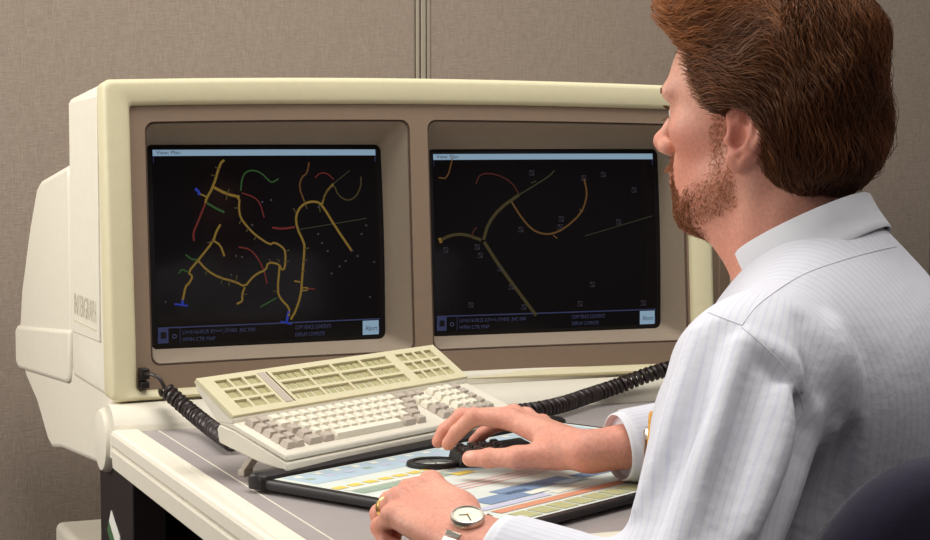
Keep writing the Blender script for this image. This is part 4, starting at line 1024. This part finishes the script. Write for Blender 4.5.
pth = np.stack(pth, 1)
# strands that wander over the face, the ear or below the nape are cut short
ct = np.stack([hair_cut(pth[:, i]) for i in range(SEG)], 1) < -.004
first = np.where(ct.any(1), ct.argmax(1), SEG)
for i in range(1, SEG):
    m = first <= i; pth[m, i] = pth[m, i - 1] + hr.normal(0, .00005, (m.sum(), 3))
prof_ = np.array([.6, .9, 1, 1, 1, 1, 1, .95, .85, .65, .25]); rad = hr.uniform(.00022, .00042, NS)[:, None] * prof_[None]
light_ = np.clip(.16 + .50 * frontness + .16 * amp(rt_ * 2.1) + .08 * smst(rt_[:, 2], .06, .15) - .10 * smst(-rt_[:, 0], .0, .08) + hr.normal(0, .09, NS), 0, 1)  # random strand tone, with light on the front and top painted in
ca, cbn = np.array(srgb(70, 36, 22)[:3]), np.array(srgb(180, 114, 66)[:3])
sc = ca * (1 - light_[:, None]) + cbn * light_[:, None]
good = first > 3
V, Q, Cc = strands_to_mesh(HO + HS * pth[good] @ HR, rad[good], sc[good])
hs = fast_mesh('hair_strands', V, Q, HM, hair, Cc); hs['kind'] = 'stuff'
# beard, moustache, brows: short strands on the skin
fi = np.nonzero((bw > .05) & (np.linalg.norm(q, axis=1) < .2))[0]
pr = bw[fi] / bw[fi].sum(); NBd = 14000
pick = hr.choice(fi, NBd, p=pr)
me_ = person.data; nrm = np.zeros(len(BV2) * 3, dtype=np.float32); me_.vertices.foreach_get('normal', nrm); nrm = nrm.reshape(-1, 3) @ HR.T
r0 = q[pick] + hr.normal(0, .001, (NBd, 3)); nn_ = nrm[pick]
bl_ = hr.uniform(.004, .009, NBd) * (.55 + .6 * (r0[:, 0] > .055)); cur = r0 - nn_ * .001; pp = [cur.copy()]
dirb = np.stack([np.full(NBd, .30), .15 * np.sign(r0[:, 1]), np.full(NBd, -.9)], 1) + hr.normal(0, .35, (NBd, 3))
mst_ = (r0[:, 2] > -.047) & (r0[:, 0] > .08); dirb[mst_] = np.stack([np.full(mst_.sum(), .15), .8 * np.sign(r0[mst_, 1]), np.full(mst_.sum(), -.6)], 1) + hr.normal(0, .25, (mst_.sum(), 3))
dirb -= nn_ * np.sum(dirb * nn_, 1)[:, None]; dirb /= np.linalg.norm(dirb, axis=1)[:, None]
for k in range(4): cur = cur + (dirb * (.8 if k else .35) + nn_ * (.50 if k < 2 else .12)) * (bl_ / 4)[:, None]; pp.append(cur.copy())
pp = np.stack(pp, 1); rad = hr.uniform(.00018, .00030, NBd)[:, None] * np.array([.8, 1, 1, .8, .3])[None]
mixb = np.clip(.45 + hr.normal(0, .25, NBd), 0, 1)[:, None]; mixb = np.clip(mixb + .6 * (r0[:, 0] < .045)[:, None], 0, 1.3); sc = np.array(srgb(112, 62, 38)[:3]) * (1 - mixb) + np.array(srgb(182, 122, 84)[:3]) * mixb
V, Q, Cc = strands_to_mesh(HO + HS * pp @ HR, rad, sc); bd = fast_mesh('beard', V, Q, HM, person, Cc)
NE = 420; sgn = hr.choice([-1, 1], NE); ty_ = hr.uniform(.010, .046, NE)
er = np.stack([.1095 - .24 * (ty_ - .010) - 3.5 * np.maximum(ty_ - .03, 0) ** 2, sgn * ty_, .0375 + hr.normal(0, .0018, NE) - .10 * np.maximum(ty_ - .034, 0)], 1)
for _ in range(3): er = er - grad(head_sdf, er) * head_sdf(er)[:, None]
en_ = grad(head_sdf, er); ed = np.stack([np.full(NE, -.25), sgn * .9, hr.normal(.15, .25, NE)], 1); ed -= en_ * np.sum(ed * en_, 1)[:, None]; ed /= np.linalg.norm(ed, axis=1)[:, None]
pp = np.stack([er + (ed * .9 + en_ * .25 * (1 if k < 3 else .6)) * .0022 * k for k in range(5)], 1); rad = np.tile(np.array([.0003, .00035, .0003, .00025, .0001]), (NE, 1))
V, Q, Cc = strands_to_mesh(HO + HS * pp @ HR, rad, np.tile(np.array(srgb(170, 112, 70)[:3]), (NE, 1))); fast_mesh('eyebrows', V, Q, HM, person, Cc)
NL = 130; sg_ = hr.choice([-1, 1], NL); an_ = hr.uniform(-.75, .75, NL); up_l = hr.random(NL) < .7
l0 = np.stack([.0805 + .0140 * np.cos(an_), sg_ * (.031 + .0140 * np.sin(an_)), np.where(up_l, .0185, .0110)], 1)
ld_ = np.stack([np.cos(an_), sg_ * np.sin(an_), np.where(up_l, .10, -.45)], 1)
pp = np.stack([l0 + ld_ * .0018 * k + np.array([0, 0, 1]) * np.where(up_l, .0002, -.0001)[:, None] * k * k for k in range(5)], 1); rad = np.tile(np.array([.00035, .0003, .00025, .0002, .0001]), (NL, 1))
V, Q, Cc = strands_to_mesh(HO + HS * pp @ HR, rad, np.tile(np.array(srgb(96, 58, 40)[:3]), (NL, 1))); fast_mesh('eyelashes', V, Q, HM, person, Cc)
print('hair', _t.time() - _t0)

# ------------------------------------------------------------------ shirt
LE, RE = LEFT['elbow'], RIGHT['elbow']
lc0 = LEFT['wrist'] + (LE - LEFT['wrist']) * .16; rc0 = RIGHT['wrist'] + (RE - RIGHT['wrist']) * .15
fn1 = VN(41, 34, 6); fn2 = VN(42, 85, 6)
def torso_s(t):
    d = d_ell(t, (-.010, 0, -.21), (.138, .182, .235))
    d = smin(d, d_ell(t, (-.060, 0, -.115), (.095, .158, .115)), .05)
    d = smin(d, d_ell(t, (-.075, 0, -.42), (.140, .178, .20)), .07)
    for s in (-1, 1):
        d = smin(d, d_cone(t, (-.030, s * .035, -.020), (-.022, s * .150, -.072), .050, .056), .045)
    d = smin(d, d_ell(t, (.106, .066, -.185), (.026, .048, .080)), .035)          # filled breast pocket
    d = smin(d, d_cone(t, (-.022, 0, .000), (-.03, 0, -.09), .055, .085), .03)
    return d
def sleeve(P, S, E, c0, r):
    d = d_cone(P, S, E, r[0], r[1]); return smin(d, d_cone(P, E, c0, r[1] - .002, r[2]), .03)
def cuffcut(P, c0, E):
    ax = c0 - E; ax /= np.linalg.norm(ax); return (P - c0) @ ax
def shirt_base(P):
    d = torso_s(tl(P))
    d = smin(d, d_cone(P, SHL, LE, .074, .060), .035); d = smin(d, d_cone(P, SHR, RE, .074, .060), .035)
    for E, c0, w in ((LE, lc0, .0375), (RE, rc0, .0395)):
        f = d_cone(P, E, c0 + (c0 - E) * .06, .052, w); f = smax(f, cuffcut(P, c0, E), .002); d = smin(d, f, .025)
    return d
FOLDS = []
def shirt_sdf(P):
    d = shirt_base(P)
    t = tl(P); fade = smst(-t[:, 2], .05, .16)
    cf = np.ones(len(P))
    for E, c0 in ((LE, lc0), (RE, rc0)): cf = np.minimum(cf, smst(np.linalg.norm(P - c0, axis=1), .06, .13))
    d = d + (.0026 * fn1(P * np.array([1, 1, .45])) + .0009 * fn2(P * np.array([1, 1, .6]))) * cf * (.3 + .7 * fade)
    for pts, r, k, sign in FOLDS:
        lo_, hi_ = pts.min(0) - .05, pts.max(0) + .05; m = ((P > lo_) & (P < hi_)).all(1)
        if not m.any(): continue
        q = P[m]; c = np.full(len(q), 9.0)
        n = len(pts)
        for i in range(n - 1):
            ra = r * (0.35 + .65 * sin(pi * min(1, max(0, i / (n - 1))) )); rb = r * (0.35 + .65 * sin(pi * (i + 1) / (n - 1)))
            c = np.minimum(c, d_cone(q, pts[i], pts[i + 1], ra, rb))
        d[m] = smin(d[m], c, k) if sign > 0 else smax(d[m], -c, k)
    return d
def march(px, py, fn, t0=1.2, t1=2.4):
    d = ray(px, py); d_ = d / np.linalg.norm(d); t = t0
    for _ in range(160):
        v = fn((CAM + d_ * t)[None])[0]
        if v < .0004: break
        t += max(v * .7, .0003)
        if t > t1: return None
    return CAM + d_ * t
def fold(pxs, r, k, sign, sink):
    pts = []
    for a, b in bez([(x, y, 0) for x, y in pxs], 9) if False else [(p[0], p[1]) for p in bez([(x, y, 0) for x, y in pxs], 10)]:
        h = march(a, b, shirt_base)
        if h is not None: pts.append(h + (h - CAM) / np.linalg.norm(h - CAM) * (sink if sign > 0 else -sink))
    if len(pts) > 2: return (np.array(pts), r, k, sign)
specs = [
    ([(764, 344), (798, 380), (808, 425), (792, 480), (770, 540)], .020, .020, -1, .006),
    ([(752, 338), (785, 362), (800, 392)], .010, .014, 1, .004),
    ([(806, 318), (820, 350), (826, 390)], .009, .02, -1, .006),
    ([(834, 330), (846, 380), (842, 430)], .010, .025, 1, .008),
    ([(718, 330), (696, 400), (674, 465), (648, 530)], .017, .018, -1, .006),
    ([(738, 348), (720, 420), (698, 480), (676, 545)], .013, .016, 1, .003),
    ([(762, 372), (750, 440), (724, 525)], .015, .022, -1, .007),
    ([(694, 335), (680, 390), (662, 450), (638, 510)], .010, .014, 1, .003),
    ([(784, 395), (776, 450), (750, 530)], .013, .016, 1, .003),
    ([(832, 430), (814, 490), (796, 540)], .014, .02, 1, .005),
    ([(850, 440), (830, 490), (806, 540)], .012, .025, -1, .009),
]
for s in specs:
    f = fold(*s)
    if f: FOLDS.append(f)
ap_ = np.array([SHL, SHR, LE, RE, lc0, rc0, tw((.15, 0, -.2)), tw((-.24, 0, -.45)), tw((-.08, .2, -.45)), tw((-.08, -.2, -.45)), tw((-.05, 0, .05))])
lo, hi = ap_.min(0) - .1, ap_.max(0) + .1; lo[2] = NB[2] - .60
def shirt_fin(P): return np.maximum(smax(shirt_sdf(P), -desk_box(P, .7570), .004), (NB[2] - .52) - P[:, 2])
CV, CQ = mesh_sdf(shirt_fin, lo, hi, .0032)
SHM = bpy.data.materials.new('shirt_cotton'); SHM.use_nodes = True
nt = SHM.node_tree; b = nt.nodes['Principled BSDF']; Lk = nt.links
b.inputs['Roughness'].default_value = .85; b.inputs['Specular IOR Level'].default_value = .15; b.inputs['Sheen Weight'].default_value = .15
tcn = nt.nodes.new('ShaderNodeTexCoord'); mp = nt.nodes.new('ShaderNodeVertexColor'); mp.layer_name = 'tint'
wv = nt.nodes.new('ShaderNodeTexWave'); wv.wave_type = 'BANDS'; wv.bands_direction = 'X'; wv.inputs['Scale'].default_value = 45; wv.inputs['Distortion'].default_value = 0; wv.inputs['Detail'].default_value = 1; wv.inputs['Detail Scale'].default_value = .5; Lk.new(mp.outputs[0], wv.inputs['Vector'])
cr = nt.nodes.new('ShaderNodeValToRGB'); cr.color_ramp.elements[0].position = .05; cr.color_ramp.elements[1].position = .35; cr.color_ramp.elements[0].color = srgb(198, 199, 210); cr.color_ramp.elements[1].color = srgb(207, 207, 214); Lk.new(wv.outputs['Fac'], cr.inputs['Fac']); Lk.new(cr.outputs['Color'], b.inputs['Base Color'])
n2 = nt.nodes.new('ShaderNodeTexNoise'); n2.inputs['Scale'].default_value = 70; n2.inputs['Detail'].default_value = 4; Lk.new(tcn.outputs['Object'], n2.inputs['Vector'])
bp = nt.nodes.new('ShaderNodeBump'); bp.inputs['Strength'].default_value = .18; bp.inputs['Distance'].default_value = .006; Lk.new(n2.outputs['Fac'], bp.inputs['Height']); Lk.new(bp.outputs['Normal'], b.inputs['Normal'])
tq = tl(CV); str_ = tq[:, 1].copy()                       # stripe coordinate: across the back, around each arm
dto = torso_s(tq)
for S_, E_, c_ in ((SHL, LE, lc0), (SHR, RE, rc0)):
    for a_s, b_s, r_s in ((S_, E_, .066), (E_, c_, .048)):
        ax_ = (b_s - a_s) / np.linalg.norm(b_s - a_s); u_s = np.cross(ax_, Z3); u_s /= np.linalg.norm(u_s); v_s = np.cross(ax_, u_s)
        dd_ = d_cone(CV, a_s, b_s, r_s + .004, r_s - .006); m_ = dd_ < np.minimum(dto, .02) ; r_ = CV[m_] - a_s
        str_[m_] = np.arctan2(r_ @ v_s, r_ @ u_s) * r_s; dto[m_] = dd_[m_]
shirt = fast_mesh('shirt', CV, CQ, SHM, person, np.stack([str_, str_ * 0, str_ * 0, str_ * 0 + 1], 1))
print('shirt', len(CV), _t.time() - _t0)
SHC = mat('shirt_plain', srgb(214, 214, 219), .85, .15, .01, 90, .1, 300)
# fold-down collar around the neck
CC = at(812, 248, 1.835); cfw = TR[0]; cl = TR[1]
axf = cfw * cos(radians(27)) - Z3 * sin(radians(27)); axu = np.cross(axf, cl)
def cring(rf, rl, h, sp=0.0, nseg=48):
    out = []
    for i in range(nseg + 1):
        a = pi + (i / nseg - .5) * 2 * radians(168)        # open at the throat
        a = (i / nseg) * radians(336) + radians(12)
        open_ = smst(np.array([abs(((a + pi) % (2 * pi)) - pi)]), 0, .7)[0]
        out.append(CC + axf * (rf * cos(a)) + cl * (rl * sin(a)) + axu * (h * (1 - .45 * max(0, -cos(a)) * (h < 0)) - sp * (1 - open_)))
    return out
colr = MB()
colr.rings([cring(.069, .066, -.012), cring(.069, .066, .010), cring(.0695, .0665, .024), cring(.0710, .0680, .0265), cring(.0735, .0705, .0245), cring(.0745, .0745, .006), cring(.0765, .0800, -.012, .01), cring(.0775, .0830, -.022, .015), cring(.0765, .0820, -.0245, .015), cring(.074, .077, -.014, .01)], False)
co = colr.build('collar', SHC, shirt, ang=80)
md = co.modifiers.new('solid', 'SOLIDIFY'); md.thickness = .0012
# cuffs
def cuff(c0, E, r):
    ax = c0 - E; ax /= np.linalg.norm(ax); u_ = np.cross(ax, Z3); u_ /= np.linalg.norm(u_); v_ = np.cross(ax, u_)
    R_ = lambda s, k: [c0 + ax * s + (u_ * cos(2 * pi * i / 40) * 1.0 + v_ * sin(2 * pi * i / 40) * .92) * r * k * (1 + .02 * sin(3 * 2 * pi * i / 40)) for i in range(40)]
    mb = MB(); mb.rings([R_(-.066, 1.06), R_(-.064, 1.13), R_(-.060, 1.15), R_(-.03, 1.08), R_(.004, 1.02), R_(.0075, 1.0), R_(.008, .96), R_(.004, .92), R_(-.03, .90)]); return mb.build('cuff', SHC, shirt, ang=60)
cuff(lc0, LE, .0375); cuff(rc0, RE, .0395)
# stitched seams lying on the cloth (yoke and armhole)
SEAMC = mat('shirt_seam', srgb(208, 208, 216), .9, .1)
def seam(pxs, r=.0005):
    pts = []
    for p in bez([(x, y, 0) for x, y in pxs], 36):
        h = march(p[0], p[1], shirt_sdf)
        if h is not None: pts.append(h + (h - CAM) / np.linalg.norm(h - CAM) * .0003)
    if len(pts) > 3: MB().tube(pts, r, 6).build('seam', SEAMC, shirt)
seam([(742, 325), (760, 303), (800, 276), (840, 261), (880, 250), (929, 240)]); seam([(742, 327), (772, 353), (793, 378), (804, 410)]); seam([(742, 325), (726, 319), (708, 312)])
# ------------------------------------------------------------------ trousers, belt and shoes
TRM = mat('trouser_cloth', srgb(60, 58, 66), .9, .2, .1, 120)
def trou(P):
    t = tl(P); d = d_ell(t, (-.125, 0, -.52), (.135, .180, .105))
    for s in (-1, 1):
        h, k, a = legs_pts(s); d = smin(d, d_cone(P, h, k, .090, .066), .03); d = smin(d, smax(d_cone(P, k, a, .064, .052), .085 - P[:, 2], .004), .02)
    return d + .003 * fn1(P)
TV_, TQ_ = mesh_sdf(trou, np.minimum(lp_.min(0), HIP - .25) - .08, np.maximum(lp_.max(0), HIP + .25) + .08, .007)
fast_mesh('trousers', TV_, TQ_, TRM, person)
for s in (-1, 1):
    h, k, a = legs_pts(s)
    def shoe(P, a=a):
        f = TR[0]; q = P - a; x = q @ f; y = q @ TR[1]; p = np.stack([x, y, P[:, 2]], 1)
        d = smin(d_ell(p, (.02, 0, .06), (.07, .043, .055)), d_ell(p, (.11, 0, .040), (.09, .046, .038)), .03); return np.maximum(d, .002 - P[:, 2])
    v_, q_ = mesh_sdf(shoe, a + np.array([-.25, -.25, -.1]), a + np.array([.25, .25, .06]), .006); v_[:, 2] = np.maximum(v_[:, 2], .001)
    fast_mesh('shoe', v_, q_, BLACK, person)

# ------------------------------------------------------------------ watch, ring, pens
ax = LEFT['wrist'] - LE; ax /= np.linalg.norm(ax); side = LEFT['mcp'][3] - LEFT['mcp'][0]; side -= ax * (side @ ax); side /= np.linalg.norm(side); nrm_ = np.cross(side, ax)
if nrm_[2] < 0: nrm_ = -nrm_
wc = LEFT['wrist'] + ax * .008
watch = thing('wristwatch', tuple(wc), 'steel wristwatch with a pale round dial on the left wrist', 'watch')
def WP(a, s, n): return wc + ax * a + side * s + nrm_ * n
rs_, rn_ = .0325, .0235
def wband(t, k=1.0): return side * (rs_ * k * sin(t)) + nrm_ * (rn_ * k * cos(t))
cn = WP(0, .000, rn_ + .0005)
tilt = 0.0
def disc_(r, h, n=36): return [cn + ax * (r * cos(2 * pi * i / n)) + side * (r * sin(2 * pi * i / n)) + nrm_ * h for i in range(n)]
MB().rings([disc_(.0135, -.004), disc_(.0152, -.001), disc_(.0152, .003), disc_(.0143, .0048), disc_(.0127, .0050), disc_(.0123, .0042)], True, True, False).build('case', STEEL, watch, ang=40)
dial = MB().rings([disc_(.0125, .0040), disc_(.0001, .0041)], True, False, True).build('dial', mat('dial_cream', srgb(236, 230, 206), .4), watch)
hn = MB()
for an, L2 in ((.7, .0075), (2.5, .010)):
    dr = ax * cos(an) + side * sin(an); pr_ = ax * -sin(an) + side * cos(an); o0 = cn + nrm_ * .0043
    hn.hexa([o0 + pr_ * .0005, o0 - pr_ * .0005, o0 - pr_ * .0004 + dr * L2, o0 + pr_ * .0004 + dr * L2], [p + nrm_ * .0003 for p in (o0 + pr_ * .0005, o0 - pr_ * .0005, o0 - pr_ * .0004 + dr * L2, o0 + pr_ * .0004 + dr * L2)])
hn.build('hands', BLACK, dial, smooth=False)
hub = MB().rings([[cn + nrm_ * .0046 + .0011 * (ax * cos(2 * pi * i / 10) + side * sin(2 * pi * i / 10)) for i in range(10)], [cn + nrm_ * .0052 + .0009 * (ax * cos(2 * pi * i / 10) + side * sin(2 * pi * i / 10)) for i in range(10)]], True, True, True).build('hand_hub', GOLD, dial)
nl = 26
for i in range(nl):
    t0 = radians(34) + (2 * pi - radians(68)) * i / nl; t1 = radians(34) + (2 * pi - radians(68)) * (i + .86) / nl
    lw_ = .0072
    a0, a1 = wc + wband(t0), wc + wband(t1); b0_, b1_ = wc + wband(t0, 1.0) , wc + wband(t1, 1.0)
    n0 = wband(t0); n0 /= np.linalg.norm(n0); n1_ = wband(t1); n1_ /= np.linalg.norm(n1_)
    MB().hexa([a0 - ax * lw_, a0 + ax * lw_, a1 + ax * lw_, a1 - ax * lw_], [a0 - ax * lw_ + n0 * .0028, a0 + ax * lw_ + n0 * .0028, a1 + ax * lw_ + n1_ * .0028, a1 - ax * lw_ + n1_ * .0028]).build('strap_link', STEEL, watch, .0005)
r0_, r1_ = LEFT['mcp'][2], LEFT['fing'][2][0]; rc2 = r0_ + (r1_ - r0_) * .62; rx = (r1_ - r0_) / np.linalg.norm(r1_ - r0_); ru = np.cross(rx, Z3); ru /= np.linalg.norm(ru); rv = np.cross(rx, ru)
rr_ = lambda r, s: [rc2 + rx * s + r * (ru * cos(2 * pi * i / 28) + rv * sin(2 * pi * i / 28)) for i in range(28)]
ring_o = MB().rings([rr_(.0100, -.0022), rr_(.0112, -.0018), rr_(.0112, .0018), rr_(.0100, .0022), rr_(.0098, 0), rr_(.0100, -.0022)]).build('finger_ring', GOLD)
tag(ring_o, 'gold band ring on the left hand', 'ring')
def pen(px, py0, py1, r, m, cap_m, label, name, dx=0, dep=.143):
    pl_ = NB + TR[0] * dep; pr3 = lambda x, y: CAM + ray(x, y) * (((pl_ - CAM) @ TR[0]) / (ray(x, y) @ TR[0]))
    a = pr3(px, py0); b_ = pr3(px + dx, py1); L2 = np.linalg.norm(b_ - a)
    t = thing(name, tuple(b_), label, 'pen' if name == 'pen' else 'pencil')
    up_ = (a - b_) / L2
    MB().tube([b_ - up_ * .06, a - up_ * .012], r, 12).build('barrel', m, t); MB().tube([a - up_ * .0125, a - up_ * .003, a], [r * 1.06, r * 1.06, r * .6], 12).build('cap', cap_m, t)
    if name == 'pen':
        s_ = -RT; MB().hexa([a + s_ * (r * 1.05) - up_ * .045 + FWH * k for k in (-.0015, .0015)] + [a + s_ * (r * 1.05 + .001) - up_ * .045 + FWH * k for k in (.0015, -.0015)], [a + s_ * (r * .9) - up_ * .003 + FWH * k for k in (-.0015, .0015)] + [a + s_ * (r * .9 + .002) - up_ * .003 + FWH * k for k in (.0015, -.0015)]).build('clip', STEEL, t)
pen(653, 411, 445, .0040, mat('pencil_yellow', srgb(226, 164, 46), .5), mat('pencil_tip', srgb(214, 150, 44), .5), 'yellow pencil standing in the shirt breast pocket', 'pencil', -2)
pen(649.5, 427, 456, .0046, mat('pen_brown', srgb(110, 62, 40), .4), STEEL, 'brown pen with a steel cap clipped in the shirt breast pocket', 'pen', -1, .147)

# ------------------------------------------------------------------ office chair
CHR = frame(57)
cs = np.array([*(HIP + CHR[0] * .05)[:2], 0])
chair = thing('office_chair', tuple(cs), 'dark navy upholstered office chair behind the seated man', 'chair')
def CH(f, l, z): return cs + CHR[0] * f + CHR[1] * l + Z3 * z
ST = HIP[2] - .088
def pad(name, fn_pts, m, bev=.0): pass
mb = MB(); mb.rings([[CH(x, y, z) for x, y in rrect(-.24 + i, .24 - i, -.24 + i, .24 - i, .07, 6, 4)] for i, z in ((.02, ST - .085), (.0, ST - .07), (0, ST - .025), (.02, ST - .006), (.06, ST))], True, True, True).build('seat', NAVY, chair, ang=60)
BKD = -.235
BC0 = RT * .490 + FWH * 1.612
def BK(l, z, d): return BC0 + CHR[0] * (-.12 * (z - .80) + d + .030 * (l / .23) ** 2) + CHR[1] * l + Z3 * z
mb = MB(); mb.rings([[BK(l, z, d) for l, z in rrect(-.225 + i, .225 - i, ST + .12 + i, .858 - i, .11, 8, 6)] for i, d in ((.03, .028), (.008, .020), (0, .0), (.0, -.030), (.012, -.048), (.05, -.055))], True, True, True).build('backrest', NAVY, chair, ang=60)
MB().tube([CH(-.05, 0, ST - .09), CH(-.26, 0, ST - .07), BK(0, ST + .05, -.06), BK(0, ST + .20, -.058)], .022, 10).build('back_bar', BLACK, chair)
MB().tube([CH(0, 0, .09), CH(0, 0, ST - .085)], .028, 14).build('column', BLACK, chair)
for k in range(5):
    a = 2 * pi * k / 5 + .3; e = CH(.29 * cos(a), .29 * sin(a), .075)
    MB().tube([CH(0, 0, .11), e], [.024, .016], 10).build('base_arm', BLACK, chair)
    MB().tube([e + CHR[1] * -.014 + Z3 * -.048, e + CHR[1] * .014 + Z3 * -.048], .026, 16).build('caster', BLACK, chair)
print('done', _t.time() - _t0)
